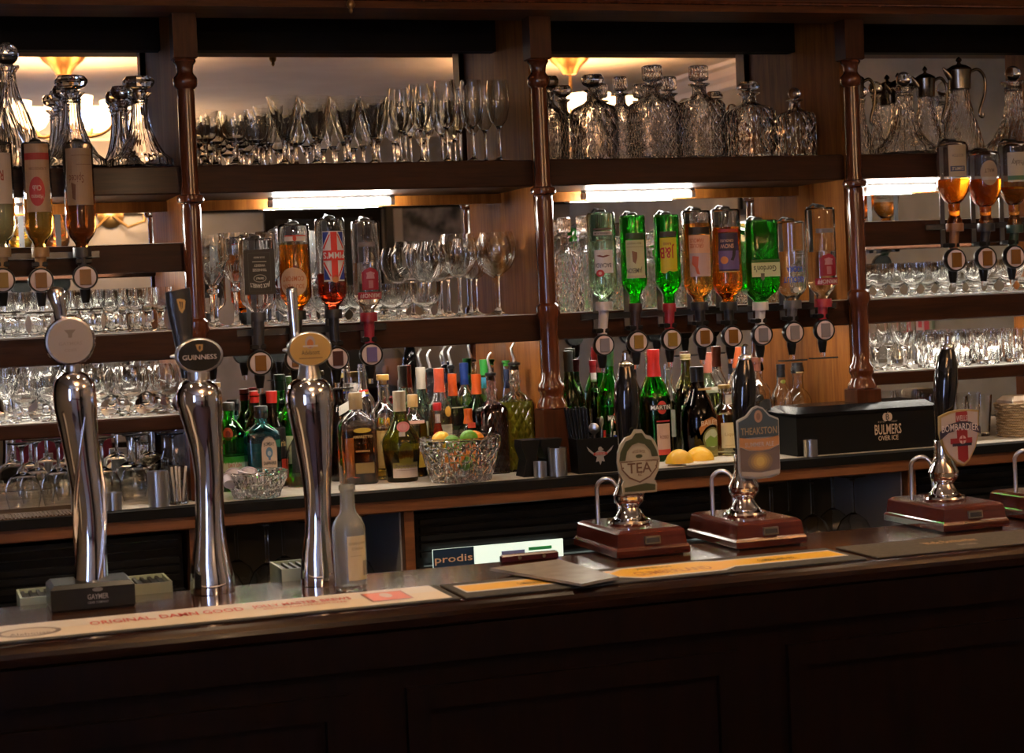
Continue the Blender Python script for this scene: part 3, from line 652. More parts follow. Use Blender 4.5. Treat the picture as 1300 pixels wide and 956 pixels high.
h0, h1 = L(378, 440), L(372, 366)
MB().tube([(h0.x, .014, h0.z - .03), (h0.x, .014, h0.z), (h1.x, .014, h1.z - .01), (h1.x, .014, h1.z), (h1.x, .014, h1.z + .003)], [.0085, .0085, .011, .010, .004], seg=20).build('tap_lever', CHROME, t)
# ------------------------------------------------------------------ glassware
REG = []
def reg(o, r, z, w=1.): REG.append([o, r, round(z, 2), w])
def settle():
    # nudge neighbours on one shelf apart so that nothing runs into anything else
    posts = [(x, .018) for x in XC]
    for it in range(700):
        moved = 0
        for i, a in enumerate(REG):
            for b in REG[i + 1:]:
                if a[2] != b[2]: continue
                dx = b[0].location.x - a[0].location.x
                if abs(dx) > .2: continue
                dy = b[0].location.y - a[0].location.y; d = sqrt(dx * dx + dy * dy); m = a[1] + b[1] + .0008
                if d < m:
                    moved = 1; e = (m - d) * .5; d = max(d, 1e-4); ux, uy = dx / d * .55, dy / d; n = sqrt(ux * ux + uy * uy) or 1; ux /= n; uy /= n
                    wa, wb = a[3] / (a[3] + b[3]), b[3] / (a[3] + b[3])
                    a[0].location.x -= ux * e * 2 * wa; a[0].location.y -= uy * e * 2 * wa; b[0].location.x += ux * e * 2 * wb; b[0].location.y += uy * e * 2 * wb
        for o, r, z, w in REG:
            y0 = -.277 if z > 1.3 else -.445
            o.location.y = min(max(o.location.y, y0 + r), -.008 - r)
            for x in XC[1:4]:
                if abs(o.location.x - x) < r + .0165: o.location.x = x + (r + .0165) * (1 if o.location.x > x else -1)
                if z < 1.3 and abs(o.location.x - x) < r + .038 and o.location.y < -.22: o.location.x = x + (r + .038) * (1 if o.location.x > x else -1)
        if not moved: break
def glassware(name, outer, inner, seg=28, mat=None, flute=None, cat='glass', label='', group=None):
    """outer profile from the foot up to the rim, inner profile from the rim down to the bowl bottom; heights in metres"""
    o = MB().lathe(outer + inner, seg, flute=flute).build(name, mat or THIN)
    return tag(o, label, cat, group)
def stem_profile(H, Rf, Rs, zb, bowl, t=.0012, knop=None):
    out = [(0, 0), (Rf, 0), (Rf, .0015), (Rf * .5, .004), (Rs * 1.6, .010), (Rs, .02)]
    if knop: out += [(Rs, knop - .008), (Rs * 2.2, knop), (Rs, knop + .008)]
    out += [(Rs, zb - .01), (Rs * 1.5, zb)]
    out += [(r, zb + (H - zb) * f) for r, f in bowl]
    inn = [(max(r - t, .0005), zb + (H - zb) * f) for r, f in reversed(bowl)] + [(0, zb + .004)]
    return out, inn
PR = {
 'goblet': stem_profile(.128, .032, .005, .055, [(.022, .12), (.031, .35), (.034, .6), (.034, .8), (.0335, 1)]),
 'flare': stem_profile(.165, .034, .0045, .062, [(.012, .08), (.022, .3), (.030, .6), (.036, .85), (.039, 1)]),
 'tulip': stem_profile(.205, .033, .0036, .085, [(.010, .04), (.022, .18), (.0285, .42), (.0295, .6), (.0275, .85), (.0255, 1)]),
 'balloon': stem_profile(.205, .037, .0045, .098, [(.014, .03), (.034, .18), (.046, .42), (.0485, .6), (.046, .8), (.0395, 1)]),
 'twist': stem_profile(.225, .036, .0055, .105, [(.012, .04), (.026, .2), (.036, .45), (.0385, .65), (.036, .9), (.0345, 1)], knop=.09),
 'coupe': stem_profile(.092, .030, .006, .022, [(.016, .12), (.030, .3), (.0395, .6), (.041, .85), (.0405, 1)], t=.002),
 'liqueur': stem_profile(.105, .028, .006, .045, [(.016, .15), (.024, .35), (.0265, .7), (.0275, 1)], t=.002),
 'brandy': stem_profile(.118, .032, .006, .036, [(.018, .08), (.034, .28), (.042, .5), (.0415, .75), (.0345, 1)], t=.0018),
 'claret': stem_profile(.155, .035, .005, .065, [(.016, .08), (.031, .3), (.037, .6), (.036, 1)], t=.0016),
}
tb = lambda H, R, R2: ([(0, 0), (R2 - .002, 0), (R2, .003), (R, H)], [(R - .0022, H), (R2 - .002, .014), (0, .012)])
PR['short'] = stem_profile(.160, .035, .0045, .072, [(.014, .03), (.034, .18), (.0425, .42), (.0435, .6), (.041, .8), (.037, 1)])
PR['tumbler'] = tb(.092, .038, .033)
PR['pint'] = tb(.145, .043, .032)
def gl(kind, name, label, group, mat=None, seg=28, flute=None, cat='glass', tw=None):
    o = glassware(name, *PR[kind], seg=seg, mat=mat, flute=flute, cat=cat, label=label, group=group)
    return o
def row(proto, spots, Z, flip=False, group=None, label=None, H=0):
    """spots: (px, py, Y, scale); the first spot takes the prototype itself"""
    for i, (px, py, Y, s) in enumerate(spots):
        o = proto if i == 0 else proto.copy()
        if i: COL.objects.link(o)
        x = at(px, py, Y).x
        if flip: o.location = (x, Y, Z + H * s); o.rotation_euler = (pi, 0, random.random() * 6)
        else: o.location = (x, Y, Z + (.0014 if Z in (Z2, ZCt) else .0003)); o.rotation_euler = (0, 0, random.random() * 6)
        o.scale = (s, s, s)
        if Z > 1: reg(o, max(v.co.xy.length for v in o.data.vertices) * s, Z)
rj = lambda a, b=None: random.uniform(-a, a)
CUTG = THIN
# top shelf, bay with wine glasses
g = gl('goblet', 'goblet', 'small clear goblet in the packed rows beside the harp tap column, top shelf', 'small goblets on the top shelf')
sp = [(258 + i * 12.3, 172, -.23 + rj(.006), 1.0) for i in range(6)] + [(262 + i * 12.8, 172, -.155, 1.0) for i in range(5)] + [(256 + i * 12.8, 172, -.08, 1.0) for i in range(6)]
sp = [(263 + i * 38, 172, -.235, 1.03) for i in range(2)] + [(262 + i * 36, 172, -.155, 1.03) for i in range(2)] + [(281 + i * 37, 172, -.195, 1.0) for i in range(2)] + [(266 + i * 36, 172, -.075, 1.03) for i in range(3)] + [(284 + i * 36, 172, -.115, 1.0) for i in range(2)]
row(g, sp, Z1)
g = gl('flare', 'wine_glass', 'flared clear wine glass in the packed middle rows of the top shelf', 'flared wine glasses on the top shelf')
sp = [(345 + i * 42, 165, -.232, 1.0 + rj(.01)) for i in range(4)] + [(352 + i * 43, 165, -.148, 1.0) for i in range(4)] + [(340 + i * 42, 165, -.062, 1.0) for i in range(4)]
row(g, sp, Z1)
g = gl('tulip', 'champagne_glass', 'tall tulip champagne glass in the cluster at the column end, top shelf', 'tulip champagne glasses on the top shelf')
sp = [(507, 155, -.16, .93), (531, 155, -.235, .96), (556, 155, -.235, 1.0), (582, 155, -.17, .97), (597, 155, -.24, 1.0), (615, 155, -.165, .97), (633, 155, -.235, 1.0), (540, 155, -.155, .97), (560, 155, -.08, .96), (520, 155, -.09, .93), (600, 155, -.09, .97), (500, 155, -.235, .9)]
row(g, sp, Z1)
# mid shelf, same bay: two twisted-stem glasses, cut coupes, balloon glasses
g = gl('twist', 'hock_glass', 'tall ribbed hock glass with knopped stem beside the black-labelled inverted bottle', 'tall hock glasses', seg=32, flute=(16, .03))
ZL = .0013
row(g, [(268, 350, -.20, 1.0), (297, 350, -.16, 1.03), (345, 345, -.06, 1.05), (395, 345, -.06, 1.05)], Z2)
g = gl('coupe', 'sundae_dish', 'cut glass coupe in the packed rows behind the cherry-capped inverted vodka bottle', 'cut glass coupes on the mid shelf', mat=CUTG, seg=32, flute=(16, .03))
row(g, [(368 + i * 44, 372, -.20, 1.) for i in range(5)] + [(388 + i * 44, 372, -.11, 1.) for i in range(4)], Z2)
g = gl('balloon', 'balloon_glass', 'large clear balloon wine glass beside the partition, mid shelf', 'balloon wine glasses on the mid shelf', seg=36)
row(g, [(539, 350, -.17, .93), (581, 350, -.235, 1.02), (561, 350, -.085, .96), (623, 350, -.235, 1.03), (604, 350, -.13, .98), (633, 350, -.11, 1.0)], Z2)
# bay by the window wall
g = gl('liqueur', 'sherry_glass', 'short cut glass sherry glass in the rows behind the blank silver badge', 'cut sherry glasses on the mid shelf', mat=CUTG, seg=24, flute=(12, .04))
row(g, [(-10 + i * 29, 398, -.215, 1.0) for i in range(8)] + [(5 + i * 29, 395, -.135, 1.0) for i in range(7)] + [(-8 + i * 29, 393, -.055, 1.0) for i in range(7)], Z2)
g = gl('brandy', 'brandy_goblet', 'heavy cut glass brandy goblet on the thin lowest shelf behind the cider tap', 'cut brandy goblets on the lowest shelf', mat=CUTG, seg=32, flute=(16, .03))
row(g, [(38, 505, -.20, .95), (66, 505, -.21, .98)] + [(130 + i * 43, 505, -.215, 1.0) for i in range(3)] + [(152 + i * 40, 503, -.125, 1.0) for i in range(2)] + [(118, 503, -.12, .98), (52, 503, -.11, .97), (96, 503, -.19, .98)], ZCt)
g = gl('claret', 'large_goblet', 'brightly lit big cut goblet at the picture edge on the lowest shelf', 'big cut goblets at the picture edge', mat=CUTG, seg=32, flute=(16, .03))
row(g, [(12, 500, -.22, .82), (-14, 500, -.14, .82), (27, 500, -.12, .8)], ZCt)
g = gl('short', 'upturned_wine_glass', 'clear wine glass standing upside down on its rim behind the cider tap', 'wine glasses standing upside down on the counter', seg=32)
row(g, [(30, 605, -.20, .95), (52, 605, -.10, .95), (74, 605, -.19, .98), (96, 605, -.11, .98), (141, 600, -.22, .98), (163, 600, -.14, .98), (184, 598, -.22, .98), (203, 596, -.14, .98), (122, 600, -.14, .96), (222, 596, -.21, .96)], ZC, flip=True, H=.1603)
# claret jug bay shelves
g = gl('coupe', 'champagne_coupe', 'shallow cut coupe in the bright packed row below the orange whisky optics', 'cut coupes below the whisky optics', mat=CUTG, seg=32, flute=(16, .03))
row(g, [(1116 + i * 41, 352, -.215, 1.02) for i in range(5)] + [(1135 + i * 40, 350, -.125, 1.02) for i in range(5)] + [(1118 + i * 40, 349, -.05, 1.0) for i in range(5)], Z2)
g = gl('claret', 'stemmed_beer_glass', 'stemmed beer glass beside the column on the lowest shelf above the ice box', 'stemmed beer glasses on the lowest shelf', seg=28)
row(g, [(1113, 445, -.21, .90), (1148, 444, -.225, .93), (1128, 444, -.12, .9)], ZCt)
g = gl('tumbler', 'tumbler', 'ribbed tumbler in the brightly lit row above the shield pump handle', 'ribbed tumblers on the lowest shelf', seg=32, flute=(16, .03))
row(g, [(1180 + i * 37, 442, -.21, .98) for i in range(4)] + [(1195 + i * 36, 440, -.12, .98) for i in range(4)] + [(1180 + i * 36, 440, -.045, .98) for i in range(4)], ZCt)
g = gl('pint', 'pint_glass', 'tall ribbed glass on the counter in the shade behind the shield clip pump', 'tall glasses on the counter by the wicker basket', seg=32, flute=(16, .02))
row(g, [(1180 + i * 32, 530, -.20, .8) for i in range(3)] + [(1197 + i * 33, 528, -.10, .8) for i in range(2)], ZC)
# glasses hanging in the cupboards under the counter
g = gl('balloon', 'stored_wine_glass', 'wine glass stored upside down in the dim cupboard below the fruit bowl', 'wine glasses in the open cupboard below the bowls', seg=24)
row(g, [(283 + i * 56, 700, -.35 + .03 * (i % 2), 1.0) for i in range(4)] + [(449, 690, -.12, .70), (300, 690, -.19, .95), (360, 690, -.19, .95), (420, 690, -.17, .9)], .9281, flip=True, H=.205)
g = gl('balloon', 'stored_balloon_glass', 'wine glass stored upside down in the dim cupboard below the ice box', 'wine glasses in the open cupboard below the ice box', seg=24)
row(g, [(980 + i * 52, 665, -.35 + .03 * (i % 2), 1.0) for i in range(3)] + [(1003, 655, -.19, .95), (1058, 655, -.19, .95)], .9281, flip=True, H=.205)
# ------------------------------------------------------------------ decanters and jugs
def decanter(kind, label, px, py_top, hw, Y, Z, stop, mat=None, tint=(1, 1, 1), name='decanter'):
    a = at(px, py_top, Y); base = Vector((at(px, py_top + 55, Y).x, Y, Z + (.0014 if Z == Z2 else .0003))); s = scale_at(base); R = hw / s; H = a.z - Z
    t = thing(name, label, 'decanter', base, random.uniform(-.05, .05))
    q = 0; Hb = H * .80; th = .004; ex = 8; reg(t, R * (1.06 if kind != 'square' else 1.12), Z, .5)
    if kind == 'square': pf = [(0, 0, 1), (R * .93, 0, 1), (R * .95, .004, 1), (R * .95, Hb * .70, 1), (R * .82, Hb * .76, 1), (R * .45, Hb * .82, .4), (R * .34, Hb * .86, 0), (R * .31, Hb * .96, 0), (R * .5, Hb * .99, 0), (R * .5, Hb, 0)]
    elif kind == 'round': pf = [(0, 0, 0), (R * .9, 0, 0), (R, .01, 0), (R, Hb * .55, 0), (R * .9, Hb * .66, 0), (R * .5, Hb * .76, 0), (R * .3, Hb * .82, 0), (R * .28, Hb * .95, 0), (R * .48, Hb * .985, 0), (R * .46, Hb, 0)]
    elif kind == 'ship': pf = [(0, 0, 0), (R * .92, 0, 0), (R, .008, 0), (R * .97, .022, 0), (R * .72, Hb * .20, 0), (R * .50, Hb * .36, 0), (R * .36, Hb * .52, 0), (R * .28, Hb * .70, 0), (R * .26, Hb * .86, 0), (R * .30, Hb * .87, 0), (R * .26, Hb * .89, 0), (R * .30, Hb * .91, 0), (R * .26, Hb * .93, 0), (R * .34, Hb * .97, 0), (R * .42, Hb, 0)]
    elif kind == 'bell': pf = [(0, 0, 0), (R * .9, 0, 0), (R, .01, 0), (R * 1.0, Hb * .22, 0), (R * .9, Hb * .40, 0), (R * .66, Hb * .56, 0), (R * .40, Hb * .72, 0), (R * .30, Hb * .84, 0), (R * .28, Hb * .93, 0), (R * .42, Hb * .98, 0), (R * .42, Hb, 0)]
    inn = [(max(r - th, .003), max(z, .007), k) for r, z, k in reversed(pf[2:])] + [(0, .008, 0)]
    fl = (14, .045) if kind in ('ship', 'bell') else None
    MB().lathe([p[:2] if fl else p for p in pf + inn] if kind != 'square' else pf + inn, 40 if kind == 'square' else 36, ex=ex, flute=fl).build('decanter_body', mat or (CLEAR if fl else CUT), t)
    zs = Hb - .012; rn = R * .22 if kind != 'ship' else R * .20
    if stop == 'disc': sp = [(0, zs), (rn, zs), (rn * 1.1, Hb), (rn * 1.0, Hb + .006), (rn * 2.2, Hb + H * .06), (rn * 2.6, Hb + H * .10), (rn * 2.6, Hb + H * .13), (rn * 2.1, Hb + H * .17), (0, Hb + H * .175)]
    elif stop == 'ball':
        r = H * .088; sp = [(0, zs), (rn, zs), (rn, Hb)] + [(max(r * sin(pi * (.12 + .88 * i / 9)), 0), Hb + r - r * cos(pi * (.12 + .88 * i / 9))) for i in range(10)]; sp[-1] = (0, sp[-1][1])
    elif stop == 'block': sp = [(0, zs), (rn, zs), (rn, Hb), (rn * .9, Hb + .006), (rn * 1.9, Hb + H * .04), (rn * 2.1, Hb + H * .07), (rn * 2.1, Hb + H * .18), (rn * 1.7, Hb + H * .195), (0, Hb + H * .20)]
    else: sp = [(0, zs), (rn, zs), (rn, Hb), (rn * .9, Hb + .006), (rn * 2.3, Hb + H * .05), (rn * 2.4, Hb + H * .09), (rn * 1.6, Hb + H * .14), (0, Hb + H * .15)]
    MB().lathe(sp, 12 if stop in ('block', 'disc') else 24, smooth=stop == 'ball').build('stopper', CLEAR if stop != 'block' else CUT, t)
    return t
DW = 'bay by the window wall'
decanter('bell', 'tall bell decanter with ball stopper, tallest one by the window wall', 31, 53, 33, -.12, Z1, 'ball')
decanter('bell', 'bell decanter with ball stopper cut by the picture edge', 7, 69, 22, -.05, Z1, 'ball')
decanter('ship', 'fluted ship decanter with disc stopper behind the brown-labelled rum optic', 101, 93, 40, -.20, Z1, 'disc')
decanter('ship', 'shorter fluted decanter with disc stopper, in the back row behind the rum optic', 81, 106, 25, -.055, Z1, 'disc')
decanter('ship', 'fluted ship decanter with disc stopper standing next to the harp tap column', 178, 94, 39, -.20, Z1, 'disc')
decanter('ship', 'shorter fluted decanter with disc stopper, back row near the harp tap column', 155, 107, 26, -.055, Z1, 'disc')
decanter('round', 'round cut decanter with dark disc stopper half hidden by the middle column', 697, 94, 23, -.20, Z1, 'disc')
decanter('round', 'slim round decanter with small disc stopper in the back row by the middle column', 716, 106, 20, -.08, Z1, 'disc')
decanter('square', 'square cut decanter with flat dark disc stopper, second bay', 754, 92, 26, -.21, Z1, 'disc', CUT2)
decanter('square', 'narrow square decanter with block stopper in the back row beside the disc-stoppered one', 789, 97, 20, -.09, Z1, 'block')
decanter('square', 'broad diamond-cut square decanter with tall block stopper, centre of the second bay', 831, 83, 29, -.20, Z1, 'block')
decanter('square', 'square decanter with block stopper peeping out between two broad diamond-cut ones', 850, 97, 24, -.08, Z1, 'block')
decanter('square', 'broad diamond-cut square decanter with block stopper, second from the partition', 887, 83, 28, -.20, Z1, 'block')
decanter('square', 'low square decanter with flat faceted stopper in the back row', 908, 111, 22, -.09, Z1, 'lozenge')
decanter('square', 'square decanter with slanting cuts and faceted stopper near the partition', 952, 98, 28, -.20, Z1, 'lozenge', CUT2)
decanter('square', 'small square decanter with ball stopper standing apart against the partition', 1010, 109, 22, -.20, Z1, 'ball', CUT2)
decanter('ship', 'wide-based ship decanter with ball stopper between the claret jugs', 1146, 88, 38, -.20, Z1, 'ball', CUTS)
decanter('ship', 'ship decanter with ball stopper half hidden by the column by the claret jugs', 1112, 101, 17, -.045, Z1, 'ball', CUTS)
decanter('ship', 'tall ship decanter with ball stopper above the pale-labelled whisky optic', 1291, 80, 39, -.20, Z1, 'ball', CUTS)
for i, (px, pt_, hw, lb) in enumerate([(718, 276, 19, 'pale cut decanter with block stopper beside the middle column, mid shelf'), (742, 274, 19, 'pale cut decanter with block stopper partly behind the rum optic, mid shelf'), (790, 300, 24, 'pale cut decanter behind the slim green optic, mid shelf'), (828, 296, 24, 'pale cut decanter between the two green optics, mid shelf'), (868, 300, 24, 'pale cut decanter behind the pink-labelled optic, mid shelf'), (905, 302, 22, 'pale cut decanter behind the amber optics, mid shelf'), (943, 300, 22, 'pale cut decanter behind the broad green optic, mid shelf'), (985, 306, 20, 'pale cut decanter behind the blue-lettered optic, mid shelf')]):
    decanter('square', lb, px, pt_, hw, -.16 + (.03 if i % 2 else -.02), Z2, 'block')
def jug(px, pt_, hw, Y, label, showh=True):
    base = Vector((at(px, pt_ + 60, Y).x, Y, Z1)); R = hw / scale_at(base); H = at(px, pt_, Y).z - Z1; t = thing('claret_jug', label, 'jug', base, 0); reg(t, R, Z1, .5)
    pf = [(0, 0), (R * .9, 0), (R, .008), (R * .97, H * .10), (R * .80, H * .25), (R * .58, H * .42), (R * .44, H * .56), (R * .42, H * .70)]
    inn = [(r - .003, max(z, .008)) for r, z in reversed(pf[2:])] + [(0, .009)]
    MB().lathe(pf + inn, 32).build('jug_body', CUTS, t)
    SIL = paint((.30, .26, .20), .25, 1.)
    c = MB().lathe([(R * .44, H * .66), (R * .48, H * .67), (R * .50, H * .80), (R * .54, H * .86), (R * .45, H * .86), (R * .42, H * .67)], 28)
    c.tube([(-R * .42, 0, H * .78), (-R * .62, 0, H * .84), (-R * .80, 0, H * .885)], [.010, .008, .003], seg=12)
    c.build('silver_collar', SIL, t)
    MB().lathe([(0, H * .86), (R * .55, H * .86), (R * .52, H * .88), (R * .30, H * .91), (R * .10, H * .925), (R * .07, H * .94), (R * .14, H * .96), (R * .10, H * .98), (.001, H), (0, H)], 24).build('hinged_lid', SIL, t)
    MB().tube([q[:3] for q in cat([(R * .5, 0, H * .84, 0), (R * .95, 0, H * .87, 0), (R * 1.28, 0, H * .78, 0), (R * 1.26, 0, H * .62, 0), (R * 1.0, 0, H * .46, 0), (R * .98, 0, H * .40, 0), (R * 1.12, 0, H * .385, 0), (R * 1.14, 0, H * .42, 0)], 6)], .0045, seg=10).build('scroll_handle', SIL, t)
jug(1219, 72, 29, -.20, 'cut glass claret jug with silver lid and curled handle, tallest of the jugs')
jug(1176, 84, 24, -.08, 'cut glass claret jug with dark lid and long scroll handle behind the ball-stoppered decanter')
jug(1098, 84, 21, -.12, 'cut glass claret jug with silver collar half hidden by the turned column')
# ------------------------------------------------------------------ bottles
STY = {
 'spirit': [(0, 0, 0), (.9, 0, 0), (1, .015, 0), (1, .62, 0), (.97, .66, 0), (.8, .71, 0), (.5, .76, 0), (.37, .80, 0), (.34, .93, 0), (.40, .935, 0), (.40, .955, 0), (.34, .96, 0), (.34, 1, 0)],
 'vodka': [(0, 0, 0), (.9, 0, 0), (1, .02, 0), (1, .64, 0), (.98, .67, 0), (.85, .71, 0), (.42, .75, 0), (.36, .78, 0), (.35, .93, 0), (.40, .935, 0), (.40, .96, 0), (.34, .96, 0), (.34, 1, 0)],
 'wine': [(0, 0, 0), (.95, 0, 0), (1, .02, 0), (1, .56, 0), (.93, .62, 0), (.65, .70, 0), (.42, .76, 0), (.37, .82, 0), (.36, .94, 0), (.42, .945, 0), (.42, .97, 0), (.36, .975, 0), (.36, 1, 0)],
 'square': [(0, 0, 1), (.93, 0, 1), (1, .02, 1), (1, .64, 1), (.92, .70, .9), (.6, .76, .5), (.36, .80, 0), (.33, .93, 0), (.40, .935, 0), (.40, .96, 0), (.33, .965, 0), (.33, 1, 0)],
 'bell': [(0, 0, 0), (.78, 0, 0), (.82, .02, 0), (1, .42, 0), (.96, .48, 0), (.70, .57, 0), (.42, .67, 0), (.32, .76, 0), (.29, 1, 0)],
 'vermouth': [(0, 0, 0), (.93, 0, 0), (1, .02, 0), (1, .53, 0), (.96, .58, 0), (.72, .68, 0), (.45, .76, 0), (.37, .82, 0), (.35, .95, 0), (.40, .955, 0), (.40, .98, 0), (.35, 1, 0)],
 'cream': [(0, 0, 0), (.95, 0, 0), (1, .02, 0), (1, .42, 0), (.96, .50, 0), (.80, .60, 0), (.55, .69, 0), (.42, .76, 0), (.36, .80, 0), (.34, 1, 0)],
 'gin': [(0, 0, 0), (.86, 0, 0), (.9, .02, 0), (1, .45, 0), (1, .60, 0), (.92, .68, 0), (.65, .76, 0), (.34, .82, 0), (.30, .87, 0), (.33, .93, 0), (.33, 1, 0)],
 'globe': [(0, 0, 0), (.8, 0, 0), (.95, .05, 0), (1, .25, 0), (.98, .45, 0), (.85, .58, 0), (.6, .66, 0), (.36, .70, 0), (.33, .84, 0), (.45, .90, 0), (.40, .96, 0), (.33, 1, 0)],
 'whisky': [(0, 0, 0), (.9, 0, 0), (.95, .02, 0), (1, .45, 0), (1, .58, 0), (.85, .66, 0), (.55, .73, 0), (.42, .79, 0), (.34, .93, 0), (.40, .935, 0), (.40, .96, 0), (.34, 1, 0)],
 'diamond': [(0, 0, 1), (.94, 0, 1), (1, .02, 1), (1, .62, 1), (.95, .67, .9), (.6, .72, .4), (.36, .75, 0), (.32, .82, 0), (.42, .85, 0), (.32, .88, 0), (.32, .97, 0), (.36, 1, 0)],
 'optic': [(0, 0, 0), (.9, 0, 0), (1, .02, 0), (1, .74, 0), (.97, .78, 0), (.8, .83, 0), (.5, .88, 0), (.40, .91, 0), (.37, .96, 0), (.37, 1, 0)],
 'owine': [(0, 0, 0), (.95, 0, 0), (1, .02, 0), (1, .68, 0), (.94, .74, 0), (.62, .80, 0), (.45, .84, 0), (.40, .95, 0), (.40, 1, 0)],
 'osquare': [(0, 0, 1), (.93, 0, 1), (1, .02, 1), (1, .74, 1), (.92, .80, .9), (.6, .86, .5), (.40, .90, 0), (.36, .96, 0), (.36, 1, 0)],
 'slim': [(0, 0, 0), (.95, 0, 0), (1, .02, 0), (.97, .50, 0), (.75, .62, 0), (.5, .72, 0), (.38, .80, 0), (.36, 1, 0)],
}
GREEN = glass((.12, .85, .12)); DGREEN = glass((.07, .28, .05)); OLIVE = glass((.45, .48, .08)); BLUEG = glass((.42, .84, .92)); DARK = glass((.10, .05, .03)); PGREEN = glass((.75, .95, .78))
LIME = crystal((.62, .64, .05), 7, 95, .009); _b = LIME.node_tree.nodes['Principled BSDF']; _b.inputs['Base Color'].default_value = (.62, .64, .05, 1); _b.inputs['Transmission Weight'].default_value = .35; _b.inputs['Roughness'].default_value = .15; _b.inputs['IOR'].default_value = 1.34
LIQ = {'amber': glass((.90, .36, .04), 0, 1.34), 'orange': glass((.95, .24, .008), 0, 1.34), 'gold': glass((.95, .62, .10), 0, 1.34), 'pale': glass((.97, .86, .45), 0, 1.34), 'clear': glass((.97, .98, .97), 0, 1.33),
       'red': glass((.55, .03, .01), 0, 1.34), 'pimms': glass((.45, .04, .012), 0, 1.34), 'green': glass((.45, .9, .12), 0, 1.34), 'brown': glass((.64, .23, .05), 0, 1.34), 'plum': glass((.30, .03, .04), 0, 1.34), 'lime': LIME, 'blue': glass((.55, .88, .97), 0, 1.34)}
def bottle(name, label, X, Y, Z, H, R, style, gm=CLEAR, liq=None, lev=.5, cap=None, items=(), inv=False, rot=0., asp=1., ex=6., group=None, th=.0024, lrot=0., cut=None):
    t = thing(name, label, 'bottle', (X, Y, Z), rot, group)
    if inv: t.rotation_euler = (0, pi, 0)
    P_ = [(r * R, z * H, q) for r, z, q in STY[style]]
    inn = [(max(r - th, .004), max(z, .006) if z < H * .99 else z, q) for r, z, q in reversed(P_[2:])] + [(0, .006, 0)]
    sq = any(q > 0 for _, _, q in P_); seg = 40 if sq else 32
    MB().lathe(P_ + inn, seg, ex=ex, asp=asp).build('bottle_glass', gm, t)
    if liq:
        L = [(max(r - th + .0004, .004), max(z, .0057), q) for r, z, q in P_[2:]]
        if not inv:
            zl = lev * H; r, q = interp(L, zl); lp = [(0, .0057, 0)] + [p for p in L if p[1] < zl] + [(r, zl, q), (0, zl, 0)]
        else:
            zl = lev * H; r, q = interp(L, zl); lp = [(0, zl, 0), (r, zl, q)] + [p for p in L if zl < p[1] < .985 * H] + [(L[-1][0], .985 * H, 0), (0, .985 * H, 0)]
        MB().lathe(lp, seg, ex=ex, asp=asp).build('liquid', LIQ[liq] if isinstance(liq, str) else liq, t)
    rn = max(STY[style][-1][0] * R, .0085)
    if cap:
        kd, col = cap[0], cap[1]; ln = (cap[2] if len(cap) > 2 else .09) * H
        pm = paint(tuple(x ** 1.35 * .75 for x in col), .35)
        c = MB()
        if kd == 'screw': c.lathe([(rn + .0003, H - ln), (rn + .0022, H - ln), (rn + .0024, H + .001), (rn + .001, H + .003), (0, H + .003)], 24).build('cap', pm, t)
        elif kd == 'foil':
            zz = H - ln; r0, _ = interp(P_, zz); rb = interp(P_, H - ln * .5)[0]
            c.lathe([(r0 + .0003, zz), (r0 + .0009, zz), (rb + .0010, H - ln * .5), (rn + .0022, H - ln * .3), (rn + .0022, H + .001), (0, H + .002)], 24).build('capsule', pm, t)
        elif kd == 'cork': c.lathe([(rn - .0035, H - .01), (rn - .003, H + .0005), (rn + .003, H + .0005), (rn + .0035, H + .002), (rn + .0035, H + ln * .9), (rn + .002, H + ln), (0, H + ln)], 24).build('cork_stopper', pm, t)
        elif kd == 'spout':
            c.lathe([(rn - .003, H - .012), (rn - .0026, H), (rn + .0015, H + .0005), (rn + .0015, H + .006), (.006, H + .010), (0, H + .010)], 20); c.build('spout_collar', BLACK, t)
            MB().tube([(0, 0, H + .009), (0, 0, H + .016), (-.004, 0, H + .03), (-.006, 0, H + .044), (-.001, 0, H + .054), (.004, 0, H + .058)], [.0045, .0042, .0038, .0032, .003, .003], seg=12).build('pour_spout', STEEL, t)
    if items:
        zz = [it for it in items if it[0] in 'r']; zm = sum((it[2] + it[4]) / 2 for it in zz[:1]) if zz else .35
        rr, q = interp(P_, zm * H)
        wr = wflat(-rr * asp * (1 - .0 * q)) if q > .6 else wcyl(rr, lrot)
        decal('label', items, wr, t, R, H)
    return t
INK = (.03, .03, .035); CREAM = (.66, .60, .45); PW = (.70, .70, .66)
